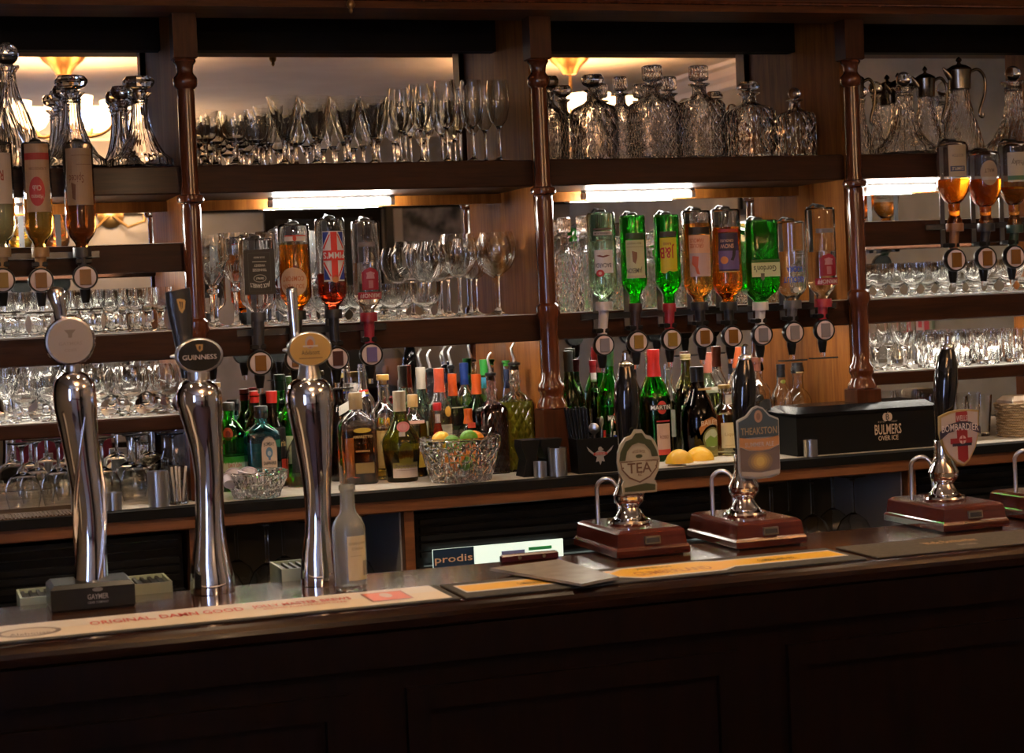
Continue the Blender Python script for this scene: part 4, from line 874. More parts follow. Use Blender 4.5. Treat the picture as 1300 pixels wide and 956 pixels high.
# --- optics: inverted bottles in wall-mounted measures
def optic(px, pt_, pn, hw, rx, ry, ri, style, nm, lb, gm, liq, lev, items, capcol, win, rail_z, Y=-.345, bar=False, asp=1.):
    a = at(px, pt_, Y); b = at(px + (pn - pt_) * .042, pn, Y); s = scale_at(a); R = hw / s; H = a.z - b.z + .004; X = (a.x + b.x) / 2
    bottle(nm, lb, X, Y, a.z, H, R, style, gm, liq, lev, ('screw', capcol, .001) if False else None, items, inv=True, asp=asp, ex=7)
    c = at(rx, ry, Y - .012); s2 = scale_at(c)
    t = thing('optic_measure', 'black optic measure with round dial ' + lb_opt(lb), 'optic', (c.x, Y, c.z))
    r = ri / s2; T = Matrix.Translation((0, -.012, 0)) @ Matrix.Rotation(pi / 2, 4, 'X')
    MB().lathe([(0, -.012), (r * .92, -.012), (r, -.006), (r, .006), (r * .96, .0085), (r * .86, .0085), (r * .85, .006), (0, .006)], 32, T=T).build('dial_housing', BLACK, t)
    MB().lathe([(0, .0063), (r * .85, .0063), (r * .84, .008), (0, .0095)], 32, T=T).build('dial_face', paint((.66, .54, .54), .25, coat=.3), t)
    k = r
    MB().box(-.44 * k, -.0245, -.62 * k, .44 * k, -.0208, .62 * k, bev=.001).build('measure_window', win, t)
    dx = X - c.x; zt = b.z - c.z
    ck = min(max(zt, r + .018), r + .05)
    rn_ = max(x[0] for x in STY[style] if x[1] > .87) * R + .0005; ro_ = max(rn_ + .003, .0145)
    MB().lathe([(0, r * .8), (.012, r * .8), (.013, zt - .0075), (0, zt - .0075)], 20, T=Matrix(((1, 0, dx / max(zt, .01), 0), (0, 1, 0, 0), (0, 0, 1, 0), (0, 0, 0, 1)))).lathe([(0, zt - .0078), (ro_, zt - .0078), (ro_, zt + .012), (ro_ - .001, zt + .014), (rn_, zt + .014), (rn_, zt - .0055), (0, zt - .0055)], 32, T=Matrix.Translation((dx, 0, 0))).build('neck_collar', paint(capcol, .4) if capcol != (0, 0, 0) else BLACK, t)
    MB().box(-.017, -.012, r + .002, .017, .016, r + .014, bev=.002).build('clamp_block', BLACK, t)
    MB().lathe([(0, -r * .8), (.0125, -r * .8), (.0125, -r - .006), (.0095, -r - .022), (.0085, -r - .03), (0, -r - .03)], 20).lathe([(0, -r - .0295), (.0065, -r - .0295), (.006, -r - .042), (0, -r - .042)], 14, mat=1).build('outlet_spout', [BLACK, CLEAR], t)
    if bar: MB().box(-.036, -.018, -r - .046, .036, .010, -r - .0425).build('press_bar', paint((.05, .05, .055), .15), t)
    yb = -.283 - Y; top = a.z - c.z
    br = MB().box(dx - .007, yb - .0035, r + .004, dx + .007, yb, top + .006)
    br.box(dx - .007, .0, r + .004, dx + .007, yb, r + .012)
    br.build('back_bracket', paint((.20, .20, .21), .35, .8), t)
    MB().tube([(dx, yb - .002, top + .004), (dx, yb * .6, top + .012), (dx, .006, top + .0075)], .003, seg=8).lathe([(0, top + .0012), (.014, top + .0012), (.012, top + .006), (.005, top + .009), (0, top + .009)], 20, T=Matrix.Translation((dx, 0, 0))).build('base_clip', paint((.03, .028, .026), .4), t)
OSH = iter(['black-labelled square whiskey bottle', 'orange liqueur bottle', 'union flag bottle', 'crimson-labelled vodka in the wine glass bay', 'white rum bottle', 'green bottle with yellow-green label', 'green bottle with bright yellow label', 'pink-labelled amber whisky', 'amber whisky with violet label',
 'broad green gin bottle', 'blue-lettered vodka', 'crimson-labelled vodka near the claret jug bay', 'amber rum with red seal', 'parchment-labelled dark rum', 'white-labelled rum at the picture edge', 'whisky with blue crest', 'whisky with half-round label', 'whisky with green band'])
def lb_opt(lb): return 'below the ' + next(OSH)
WA, WG, WC = paint((.20, .085, .012), .3), paint((.26, .16, .03), .3), paint((.22, .20, .22), .3)
jd = [('r', -.98, .30, .98, .86, (.02, .018, .018)), ('r', -.72, .34, .72, .82, (.05, .05, .05)), ('r', -.69, .345, .69, .815, (.02, .018, .018)), ('t', 'JACK DANIEL\'S', 0, .755, .050, 1.25, .25, PW), ('e', 0, .66, .42, .05, (.25, .25, .24)), ('e', 0, .66, .36, .04, (.02, .02, .02)), ('t', 'Old No.7', 0, .66, .026, .5, 0, PW),
      ('t', 'TENNESSEE', 0, .555, .032, .9, 0, (.5, .5, .48)), ('t', 'WHISKEY', 0, .50, .032, .7, 0, (.5, .5, .48)), ('r', -.45, .45, .45, .455, PW), ('t', 'SOUR MASH', 0, .40, .024, .7, 0, (.45, .45, .43))]
sc = [('r', -.02, .14, .02, .15, (.8, .7, .6)), ('p', ell(.35, .62, .95, .15), (.60, .40, .26)), ('t', 'SOUTHERN', .35, .665, .045, 1.4, 0, (.45, .12, .03)), ('t', 'COMFORT', .35, .585, .05, 1.4, 0, (.45, .12, .03)), ('r', -.6, .155, .8, .20, (.65, .58, .50)), ('r', -.6, .142, .8, .152, (.65, .05, .02)), ('e', .15, .175, .12, .028, (.6, .06, .02))]
UJB = (.03, .05, .30); UJR = (.70, .04, .03); UJW = (.75, .72, .70)
pm = [('r', -.75, .16, .75, .76, UJW), ('p', [(-.72, .17), (-.30, .17), (-.72, .33)], UJB), ('p', [(.72, .17), (.30, .17), (.72, .33)], UJB), ('p', [(-.72, .74), (-.30, .74), (-.72, .57)], UJB), ('p', [(.72, .74), (.30, .74), (.72, .57)], UJB),
      ('p', [(-.72, .36), (-.30, .20), (-.22, .20), (-.66, .38)], UJR), ('p', [(.72, .36), (.30, .20), (.22, .20), (.66, .38)], UJR), ('p', [(-.72, .54), (-.30, .70), (-.22, .70), (-.66, .52)], UJR), ('p', [(.72, .54), (.30, .70), (.22, .70), (.66, .52)], UJR),
      ('r', -.72, .39, .72, .51, UJR), ('r', -.20, .17, .20, .74, UJR), ('t', "PIMM'S", 0, .45, .075, 1.4, 0, UJW), ('e', 0, .74, .2, .035, (.55, .22, .08)), ('t', 'No 1', 0, .70, .03, .3, 0, (.3, .1, .04))]
CR = (.30, .012, .03)
sm = [('r', -.40, .66, -.39, .67, CR), ('p', [(-.62, .56), (-.62, .80), (-.40, .855), (0, .885), (.40, .855), (.62, .80), (.62, .56)][::-1], CR), ('t', 'SMIRNOFF', 0, .83, .028, .7, 0, (.6, .5, .5)), ('p', [(-.30, .70), (.30, .70), (.22, .78), (0, .80), (-.22, .78)], (.45, .25, .27)), ('r', -.16, .6, .16, .68, (.42, .18, .2)), ('r', -.9, .895, .98, .985, CR)]
sm = [('r', -.62, .54, .62, .75, CR), ('p', [(-.62, .56), (.62, .56), (.40, .515), (0, .49), (-.40, .515)], CR), ('t', 'IMPORTED', 0, .56, .018, .6, 0, (.6, .5, .5)), ('p', [(-.30, .62), (.30, .62), (.22, .55), (0, .535), (-.22, .55)], (.45, .22, .24)), ('r', -.16, .64, .16, .73, (.40, .15, .17)), ('r', -.9, .775, .95, .855, CR), ('t', 'SMIRNOFF', .02, .815, .048, 1.55, 0, (.62, .50, .50)), ('r', -.45, .20, .8, .25, (.20, .17, .17))]
bac = [('r', -.45, .50, .95, .80, (.62, .60, .60)), ('r', -.45, .22, .95, .24, (.12, .06, .06)), ('t', 'BACARDI', .30, .70, .055, 1.15, 0, (.05, .04, .06)), ('p', [(-.2, .575), (.05, .565), (.3, .58), (.55, .565), (.8, .575), (.55, .59), (.3, .60), (.05, .59)], (.18, .05, .04)), ('e', .55, .80, .28, .045, (.50, .03, .03)), ('e', .55, .80, .12, .02, (.7, .4, .3)), ('r', -.45, .26, .95, .31, (.45, .40, .38)), ('t', 'SUPERIOR RUM', .3, .285, .025, 1.1, 0, INK)]
jam = [('r', -.60, .34, .98, .80, (.52, .52, .30)), ('r', -.60, .255, .98, .33, (.03, .06, .02)), ('t', 'JAMESON', .35, .71, .058, 1.25, 0, INK), ('p', [(.1, .49), (.5, .47), (.45, .60), (.25, .63), (.12, .56)], (.20, .09, .04)), ('r', -.5, .42, .9, .427, (.3, .3, .15)), ('t', 'IRISH WHISKEY', .3, .38, .025, 1.1, 0, (.2, .2, .1)), ('r', -.60, .77, .98, .80, (.45, .42, .3))]
jb = [('r', -.40, .30, .98, .72, (.62, .50, .02)), ('r', -.40, .22, .98, .29, (.04, .03, .02)), ('t', 'J&B', .42, .50, .14, 1.15, 0, (.45, .02, .02)), ('t', 'RARE', .4, .38, .035, .6, 0, (.3, .05, .02)), ('p', [(-.40, .715), (.98, .715), (.98, .75), (.6, .765), (.3, .73), (0, .75), (-.40, .735)], (.55, .45, .02))]
gr = [('r', -.55, .54, .98, .80, (.48, .34, .34)), ('r', -.55, .34, .98, .54, (.68, .38, .24)), ('r', -.55, .25, .98, .33, (.02, .015, .012)), ('t', 'FAMOUS', .45, .40, .045, .9, 0, (.45, .10, .03)), ('t', 'GROUSE', .45, .46, .045, .9, 0, (.45, .10, .03)), ('p', [(.35, .58), (.75, .57), (.8, .66), (.6, .70), (.5, .77), (.3, .78), (.42, .70)], (.50, .08, .02))]
sg = [('r', -.45, .27, .98, .76, (.03, .02, .05)), ('r', -.45, .22, .98, .26, (.35, .03, .02)), ('t', 'SNOW', .4, .44, .055, .9, 0, (.65, .35, .22)), ('t', 'GROUSE', .4, .37, .032, .9, 0, (.6, .35, .22)), ('r', -.45, .50, .98, .74, (.14, .09, .24)), ('p', [(-.2, .48), (.0, .46), (.1, .58), (.2, .62), (.0, .63), (-.15, .56)], (.02, .015, .02)), ('e', .6, .62, .25, .05, (.6, .22, .05)), ('r', -.45, .765, .98, .775, (.5, .3, .1))]
go = [('r', -.90, .56, .98, .72, (.56, .60, .34)), ('r', -.90, .525, .98, .555, (.03, .10, .02)), ('t', "Gordon's", .1, .63, .065, 1.5, 0, (.05, .04, .03)), ('p', [(.15, .68), (.4, .68), (.4, .74), (.275, .77), (.15, .74)], (.12, .10, .08))]
ab = [('t', 'ABSOLUT', .25, .765, .058, 1.55, 0, (.02, .06, .42)), ('t', 'VODKA', .22, .66, .055, 1.15, 0, (.02, .06, .42)), ('r', -.7, .50, .6, .502, (.25, .25, .25)), ('r', -.7, .54, .5, .542, (.25, .25, .25)), ('r', -.7, .46, .6, .462, (.25, .25, .25)), ('e', .2, .87, .2, .03, (.5, .48, .45))]
ab = ab[2:5] + ab[:2] + ab[5:]
def vmap(items, a, b, c, d):
    k = (d - c) / (b - a); f = lambda v: c + (v - a) * k; out = []
    for it in items:
        it = list(it)
        if it[0] == 'r': it[2] = f(it[2]); it[4] = f(it[4])
        elif it[0] == 'e': it[2] = f(it[2]); it[4] *= k
        elif it[0] == 'p': it[1] = [(u, f(v)) for u, v in it[1]]
        else: it[3] = f(it[3]); it[4] *= min(k, 1.15)
        out.append(tuple(it))
    return out
jd = vmap(jd, .30, .86, .14, .69); sc = vmap(sc, .47, .77, .46, .77); pm = vmap(pm, .16, .76, .13, .64); sm = vmap(sm, .49, .855, .47, .79)
bac = vmap(bac, .50, .80, .39, .63); jam = vmap(jam, .34, .80, .26, .66); jb = vmap(jb, .30, .75, .24, .60); gr = vmap(gr, .34, .80, .25, .67); sg = vmap(sg, .27, .76, .24, .62); go = vmap(go, .56, .72, .48, .64); ab = vmap(ab, .66, .765, .56, .68)
OP = [
 (324, 303, 404, 20, 330, 461, 16, 'osquare', 'whiskey_bottle', 'inverted black-labelled square whiskey bottle, first optic from the harp tap column', CLEAR, None, 0, jd, (.05, .05, .06), WA, 0),
 (372, 285, 402, 20, 376, 456, 15, 'optic', 'liqueur_bottle', 'inverted orange liqueur bottle with oval cream label, behind the ale tap lever', CLEAR, 'orange', .22, sc, (.02, .02, .02), WA, 0),
 (418, 278, 400, 19, 428, 455, 15, 'optic', 'cup_bottle', 'inverted dark red bottle with a union flag label', CLEAR, 'pimms', .56, pm, (.02, .02, .025), paint((.06, .02, .018), .3), 1),
 (463, 281, 404, 18, 471, 450, 15, 'optic', 'vodka_bottle', 'inverted clear vodka bottle with crimson label, in the bay of wine glasses', CLEAR, 'clear', .42, sm, (.30, .02, .04), paint((.15, .12, .30), .3), 0),
 (762, 270, 390, 18, 766, 438, 14, 'optic', 'rum_bottle', 'inverted white rum bottle with pale label and round red seal', PGREEN, 'clear', .30, bac, (.55, .50, .50), WC, 0),
 (802, 274, 392, 16.5, 809, 434, 14, 'owine', 'whiskey_bottle', 'inverted green whiskey bottle with pale yellow-green label', GREEN, 'green', .28, jam, (.04, .02, .02), WG, 0),
 (845, 273, 392, 16.5, 852, 431, 14, 'owine', 'whisky_bottle', 'inverted green whisky bottle with bright yellow label', GREEN, 'green', .45, jb, (.30, .02, .03), WG, 0),
 (883, 268, 390, 19, 893, 428, 14, 'optic', 'whisky_bottle', 'inverted amber whisky bottle with pinkish label and red bird', CLEAR, 'amber', .13, gr, (.02, .02, .025), WA, 0),
 (920, 266, 390, 19, 929, 427, 14, 'optic', 'whisky_bottle', 'inverted amber whisky bottle with black and violet label', CLEAR, 'orange', .18, sg, (.02, .02, .02), WA, 0),
 (961, 280, 390, 21, 967, 425, 14, 'osquare', 'gin_bottle', 'inverted broad bright green gin bottle with cream label', GREEN, 'green', .56, go, (.62, .60, .60), WC, 0),
 (1002, 281, 388, 19, 1007, 422, 14, 'optic', 'vodka_bottle', 'inverted clear vodka bottle with blue lettering on the glass', CLEAR, 'clear', .35, ab, (.10, .10, .12), WC, 1),
 (1040, 264, 386, 19, 1046, 419, 14, 'optic', 'vodka_bottle', 'inverted clear vodka bottle with crimson label, last optic before the claret jug bay', CLEAR, 'clear', .45, sm, (.35, .02, .04), WC, 1),
 (45, 181, 322, 18, 52, 356, 16, 'optic', 'rum_bottle', 'inverted amber rum bottle with cream label and round red seal, by the window wall', CLEAR, 'gold', .50, [('r', -.95, .02, .95, .62, (.50, .33, .20)), ('r', -.95, .10, .95, .16, (.48, .05, .04)), ('e', .1, .44, .55, .13, (.50, .04, .04)), ('t', 'Club', .1, .41, .045, .6, 0, (.65, .5, .4)), ('t', 'Havana', .1, .49, .04, .8, 0, (.65, .5, .4)), ('t', 'EL RON DE CUBA', .0, .24, .024, 1.2, 0, (.25, .12, .06))], (.35, .20, .08), WA, 1),
 (98, 181, 322, 19, 108, 352, 16, 'optic', 'rum_bottle', 'inverted dark rum bottle with old parchment label, by the window wall', CLEAR, 'brown', .44, [('r', -.98, .06, .98, .56, (.40, .27, .16)), ('t', 'Spiced', .25, .33, .07, 1.0, 0, (.20, .08, .04)), ('p', [(.3, .38), (.6, .36), (.55, .50), (.35, .52)], (.16, .07, .03)), ('r', -.8, .12, .5, .125, (.2, .1, .05)), ('r', -.8, .2, .2, .205, (.2, .1, .05))], (.04, .04, .045), WA, 1),
 (-4, 181, 322, 19, 3, 356, 16, 'optic', 'rum_bottle', 'inverted rum bottle with white label cut by the picture edge', CLEAR, 'pale', .50, [('r', -.95, .1, .95, .55, (.55, .45, .36)), ('t', 'RUM', .2, .3, .09, 1.0, 0, (.3, .05, .03))], (.3, .2, .1), WG, 1),
 (1208, 181, 290, 21, 1212, 330, 15, 'globe', 'whisky_bottle', 'inverted amber whisky bottle with tall cream label and blue crest, beyond the claret jugs column', CLEAR, 'orange', .42, [('r', -.35, .04, .8, .40, (.42, .33, .20)), ('r', -.2, .28, .7, .34, (.05, .06, .10)), ('t', 'DIMPLE', .25, .31, .035, .7, 0, (.5, .42, .3)), ('t', 'SCOTCH', .22, .16, .03, .7, 0, (.15, .12, .1))], (.28, .13, .06), WA, 0),
 (1248, 193, 290, 21, 1251, 328, 15, 'globe', 'whisky_bottle', 'inverted dark amber whisky bottle with half-round label, between its two neighbours', CLEAR, 'orange', .35, [('r', -.3, .3, -.29, .31, (.4, .3, .2)), ('e', .25, .28, .55, .16, (.36, .26, .16)), ('t', 'MALT', .25, .25, .05, .6, 0, (.15, .1, .06)), ('r', -.2, .33, .7, .37, (.45, .4, .33))], (.02, .02, .025), WA, 0),
 (1284, 181, 292, 20, 1287, 326, 15, 'globe', 'whisky_bottle', 'inverted whisky bottle with pale label and green band, last at the picture edge', CLEAR, 'amber', .50, [('r', -.8, .12, .9, .45, (.50, .45, .33)), ('r', -.7, .38, .9, .43, (.06, .16, .07)), ('t', 'Whisky', .1, .24, .06, 1.1, 0, (.15, .12, .09))], (.03, .07, .05), WA, 0)]
for o_ in OP:
    px, pt_, pn, hw, rx, ry, ri, st, nm, lb, gm, lq, lev, its, cc, wn, br = o_
    if st == 'globe':
        its = its
    optic(px, pt_, pn, hw, rx, ry, ri, st, nm, lb, gm, lq, lev, its, cc, wn, Z2, bar=bool(br), asp=.8 if st == 'square' and nm == 'gin_bottle' else 1.)
# mounting rails for the optics
def rail(px0, px1, Z, label):
    a, b = at(px0, 400, -.29).x, at(px1, 400, -.29).x
    t = thing('optic_rail', label, 'rail', ((a + b) / 2, -.286, Z)); h = (b - a) / 2
    MB().box(-h, -.004, -.008, h, .0045, .008, bev=.001).build('rail_bar', paint((.10, .10, .105), .25, .7), t)
rail(300, 490, Z2 - .012, 'dark metal rail carrying the optics in front of the wine glass bay')
rail(738, 1062, Z2 - .012, 'dark metal rail carrying the eight optics of the second bay')
rail(-60, 130, ZA - .02, 'dark metal rail carrying the rum optics by the window wall')
rail(1180, 1330, ZA - .02, 'dark metal rail carrying the whisky optics by the claret jugs')
# --- bottles standing on the back counter
def stand(nm, lb, px, pt_, hw, Y, st, gm, liq, lev, cap, items=(), Z=ZC, **k):
    pb = 600; base = None
    X = at(px, (pt_ + 600) / 2, Y).x; s = scale_at(Vector((X, Y, 1.3))); H = at(px, pt_, Y).z - Z
    if cap and cap[0] == 'cork': H -= .02
    if cap and cap[0] == 'spout': H -= .058
    t = bottle(nm, lb, X, Y, Z + .0003, H, hw / s, st, gm, liq, lev, cap, items, **k); reg(t, hw / s, Z, .25 if Y < -.18 else 1.); return t
GOLDC = (.45, .30, .12)
stand('gin_bottle', 'rounded bright green gin bottle with red seal half hidden by the harp tap', 296, 512, 21, -.16, 'gin', GREEN, 'green', .6, ('screw', (.05, .06, .05), .08), [('r', -.8, .16, .9, .40, (.50, .54, .40)), ('r', -.8, .41, .9, .43, (.02, .1, .03)), ('e', -.25, .66, .30, .075, (.35, .06, .02)), ('e', -.25, .66, .15, .04, (.15, .02, .01)), ('t', 'DRY GIN', .1, .3, .035, .8, 0, (.4, .05, .04))])
stand('spirit_bottle', 'clear spirit bottle with pale wooden stopper behind the harp tap', 277, 482, 17, -.10, 'spirit', CLEAR, 'clear', .5, ('cork', (.48, .33, .16), .05), [('r', -.7, .2, .7, .45, (.5, .5, .45))])
stand('gin_bottle', 'square pale blue gin bottle with arched cream label', 331, 517, 22, -.20, 'square', BLUEG, 'blue', .68, ('screw', (.02, .025, .03), .13), [('r', -.22, .08, .70, .52, (.10, .09, .09)), ('p', [(-.22, .52), (.70, .52), (.62, .60), (.45, .645), (.24, .66), (.03, .645), (-.14, .60)], (.10, .09, .09)), ('r', -.19, .09, .67, .52, (.52, .42, .33)), ('p', [(-.19, .52), (.67, .52), (.60, .59), (.44, .63), (.24, .645), (.04, .63), (-.12, .59)], (.52, .42, .33)), ('t', 'BOMBAY', .24, .565, .045, .62, .35, INK), ('e', .24, .46, .20, .065, (.10, .20, .30)), ('e', .24, .45, .11, .03, (.35, .42, .48)), ('r', .18, .37, .30, .40, (.10, .18, .28)), ('t', 'SAPPHIRE', .24, .33, .04, .72, -.2, INK), ('t', 'LONDON DRY GIN', .24, .22, .022, .6, 0, (.2, .15, .12))], asp=.75, ex=9)
stand('vermouth_bottle', 'dark bottle with red cap rising behind the pale blue gin', 326, 497, 15, -.08, 'wine', DGREEN, 'brown', .6, ('foil', (.55, .05, .03), .12), [('r', -.8, .2, .8, .45, (.1, .08, .05))])
stand('coffee_liqueur_bottle', 'slim dark bottle with red cap and gold script beside the pale blue gin', 347, 497, 17, -.13, 'slim', DARK, 'red', .55, ('foil', (.58, .06, .04), .12), [('r', -.95, .30, .98, .62, (.015, .012, .012)), ('t', 'Maria', .35, .46, .07, 1.1, 0, (.50, .36, .14)), ('r', -.95, .06, .98, .29, (.45, .035, .015))])
stand('wine_bottle', 'bright green wine bottle partly hidden by the ale tap', 372, 478, 17, -.08, 'wine', GREEN, 'green', .6, ('foil', (.05, .12, .04), .15), [('r', -.8, .2, .8, .45, (.4, .42, .25))])
stand('rum_bottle', 'clear shouldered bottle with dark label and red tab beside the ale tap', 381, 533, 20, -.17, 'cream', CLEAR, 'gold', .16, ('screw', (.03, .03, .03), .06), [('r', -.85, .22, .9, .70, (.03, .035, .03)), ('r', -.2, .44, .9, .54, (.48, .09, .08)), ('t', 'URA', .45, .49, .06, .7, 0, (.65, .6, .55)), ('r', -.2, .36, .9, .37, (.4, .4, .35))])
stand('liqueur_bottle', 'dark swing-stoppered bottle with slanting white tag beside the ale tap', 432, 470, 15, -.12, 'wine', DARK, None, .5, ('cork', (.42, .33, .16), .05), [('r', -.4, .10, .9, .44, (.46, .30, .18)), ('p', [(-.3, .64), (.95, .71), (.95, .80), (-.3, .73)], (.60, .56, .48))])
stand('amaretto_bottle', 'square-shouldered bottle half full of brown liqueur with gold crescent mark', 453, 500, 23, -.22, 'square', CLEAR, 'brown', .60, ('screw', (.42, .30, .16), .17), [('r', -.35, .12, .72, .24, (.16, .10, .03)), ('r', -.32, .125, .69, .235, (.22, .15, .05)), ('t', 'AMARETTO', .12, .53, .03, 1.1, 0, (.50, .36, .16)), ('e', .12, .60, .50, .028, (.62, .46, .06)), ('t', 'ORIGINALE', .1, .37, .02, .8, 0, (.5, .30, .12))], asp=.8, lrot=0)
stand('tequila_bottle', 'clear bottle with rainbow ribbon round its neck behind the brown liqueur', 463, 462, 15, -.09, 'spirit', CLEAR, 'clear', .5, None, [('r', -.42, .755, .42, .775, (.70, .05, .04)), ('r', -.42, .735, .42, .755, (.75, .55, .04)), ('r', -.42, .715, .42, .735, (.06, .10, .5))])
stand('tequila_bottle', 'golden tequila bottle with cork and rainbow ribbon', 486, 473, 19, -.15, 'spirit', CLEAR, 'gold', .52, ('cork', (.55, .36, .12), .06), [('r', -.8, .12, .8, .50, (.58, .40, .14)), ('r', -.7, .15, .7, .47, (.68, .50, .20)), ('t', 'REPOSADO', 0, .38, .035, 1.1, 0, (.3, .16, .04)), ('t', 'Tequila', 0, .26, .05, 1.0, 0, (.3, .16, .04))])
stand('neck_ribbon_bottle', 'slim clear bottle with white cap behind the herbal liqueur', 455, 489, 14, -.05, 'slim', CLEAR, 'clear', .4, ('screw', (.62, .55, .5), .07))
stand('herbal_liqueur_bottle', 'squat bell-shaped olive liqueur bottle with pink wax seal and cream label', 508, 497, 24.5, -.235, 'bell', OLIVE, 'brown', .35, ('foil', (.62, .52, .40), .22), [('r', -.72, .05, .75, .22, (.52, .42, .36)), ('p', [(-.35, .22), (.38, .22), (.42, .30), (.36, .38), (.22, .43), (.02, .445), (-.18, .43), (-.32, .38), (-.38, .30)], (.52, .42, .36)), ('e', .02, .33, .26, .075, (.44, .33, .28)), ('p', [(-.04, .36), (.08, .36), (.02, .30)], (.35, .15, .06)), ('t', 'Benedictine', .02, .185, .034, 1.15, 0, (.14, .09, .07)), ('r', -.5, .13, .55, .134, (.2, .12, .1)), ('e', -.08, .615, .34, .06, (.66, .22, .24)), ('e', -.08, .615, .22, .04, (.72, .34, .36)), ('r', -.32, .51, .0, .56, (.52, .46, .44))])
stand('orange_liqueur_bottle', 'yellow liqueur bottle with gold screw cap between two clear bottles', 526, 502, 17, -.14, 'spirit', CLEAR, 'gold', .66, ('screw', (.50, .34, .16), .14), [('r', -.8, .12, .85, .42, (.55, .36, .04)), ('r', -.7, .66, .7, .70, (.70, .40, .32)), ('t', 'CREMA', .1, .3, .05, 1.1, 0, (.3, .14, .03))])
stand('miniature_bottle', 'small bottle with red and white neck label in the back row', 511, 508, 9, -.07, 'slim', CLEAR, 'amber', .5, ('foil', (.55, .05, .04), .14))
stand('vermouth_bottle', 'tall clear bottle with white and rust capsule, back row', 536, 467, 15, -.10, 'wine', PGREEN, 'clear', .6, ('foil', (.58, .52, .44), .20), [('r', -.8, .2, .8, .5, (.55, .55, .4))])
stand('syrup_bottle', 'dark diamond-cut bottle with metal pour spout, far back row', 548, 444, 14, -.05, 'diamond', crystal((.25, .2, .22), 10, 150, .003), None, .5, ('spout', (0, 0, 0)))
stand('vermouth_bottle', 'clear vermouth bottle with rust and gold capsule, behind the fruit bowl', 560, 468, 16, -.16, 'whisky', CLEAR, 'pale', .62, ('foil', (.60, .14, .07), .22), [('r', -.8, .15, .8, .48, (.55, .52, .42)), ('e', .4, .60, .3, .05, (.60, .35, .06))])
stand('soda_bottle', 'small red bottle with red cap and white neck label behind the fruit bowl', 560, 513, 8.5, -.235, 'slim', CLEAR, 'red', .8, ('screw', (.55, .02, .03), .09), [('r', -.5, .74, .5, .86, (.68, .60, .58)), ('r', -.75, .5, .75, .62, (.60, .05, .04))])
stand('herb_liqueur_bottle', 'dark green bottle with orange and white capsule, back row', 580, 475, 14, -.13, 'whisky', DGREEN, 'brown', .6, ('foil', (.72, .16, .03), .22), [('r', -.85, .15, .85, .48, (.10, .09, .06)), ('r', -.85, .66, .85, .67, (.4, .4, .3))])
stand('spirit_bottle', 'clear bottle with deep blue capsule, back row', 589, 461, 14, -.07, 'spirit', CLEAR, 'clear', .6, ('foil', (.03, .08, .28), .2), [('r', -.8, .2, .8, .5, (.3, .35, .45))])
stand('syrup_bottle', 'clear bottle with metal pour spout, back row beside the blue capsule', 577, 440, 12, -.035, 'slim', CLEAR, 'clear', .4, ('spout', (0, 0, 0)))
stand('bitter_liqueur_bottle', 'dark green bottle with bright orange cap beside the dark diamond bottle', 603, 476, 15, -.15, 'whisky', DGREEN, 'brown', .6, ('foil', (.74, .18, .04), .20), [('r', -.85, .15, .85, .50, (.07, .10, .05))])
stand('orange_liqueur_bottle', 'low square amber bottle with orange cap behind the fruit bowl', 607, 519, 13, -.19, 'square', CLEAR, 'amber', .6, ('foil', (.72, .20, .05), .22), [('r', -.8, .1, .8, .45, (.6, .2, .06)), ('r', -.4, .72, .4, .80, (.62, .08, .04))])
stand('melon_liqueur_bottle', 'pale green bottle with bright green cap in the back row', 616, 457, 13, -.08, 'slim', glass((.55, .95, .65)), 'green', .5, ('foil', (.10, .50, .12), .14), [('r', -.45, .74, .45, .84, (.05, .28, .40))])
stand('port_bottle', 'tall dark plum diamond-cut bottle with metal pour spout', 638, 447, 18, -.20, 'diamond', crystal((.80, .72, .76), 8, 100, .008), 'plum', .70, ('spout', (0, 0, 0)), asp=.9)
stand('vodka_bottle', 'bottle with navy sleeve and green cap behind the dark plum bottle', 645, 458, 9.5, -.07, 'slim', CLEAR, 'clear', .5, ('foil', (.10, .42, .08), .05), [('r', -.6, .74, .6, .92, (.03, .05, .12))])
stand('cordial_bottle', 'square diamond-cut bottle of yellow-green liqueur with metal pour spout', 677, 434, 20, -.20, 'diamond', crystal((1, 1, .92), 7, 95, .008), 'lime', .66, ('spout', (0, 0, 0)), asp=.95)
stand('wine_bottle', 'dark green bottle with black cap next to the middle column', 724, 446, 15, -.17, 'vermouth', DGREEN, 'green', .5, ('foil', (.02, .025, .02), .18), [('r', -.8, .2, .8, .45, (.04, .05, .03))])
stand('wine_bottle', 'slim dark bottle with red capsule and white neck label, back row', 755, 458, 11, -.07, 'wine', DGREEN, 'brown', .5, ('foil', (.32, .02, .03), .12), [('r', -.42, .79, .42, .88, (.6, .55, .5))])
stand('vermouth_bottle', 'green vermouth bottle with red disc label behind the drinking straws', 775, 445, 17, -.15, 'vermouth', GREEN, 'green', .5, ('foil', (.03, .10, .03), .14), [('r', -.01, .30, .01, .31, INK), ('e', .1, .40, .30, .055, (.60, .05, .03)), ('r', -.6, .375, .85, .425, (.04, .04, .04)), ('t', 'MARTINI', .1, .40, .035, 1.3, 0, PW)])
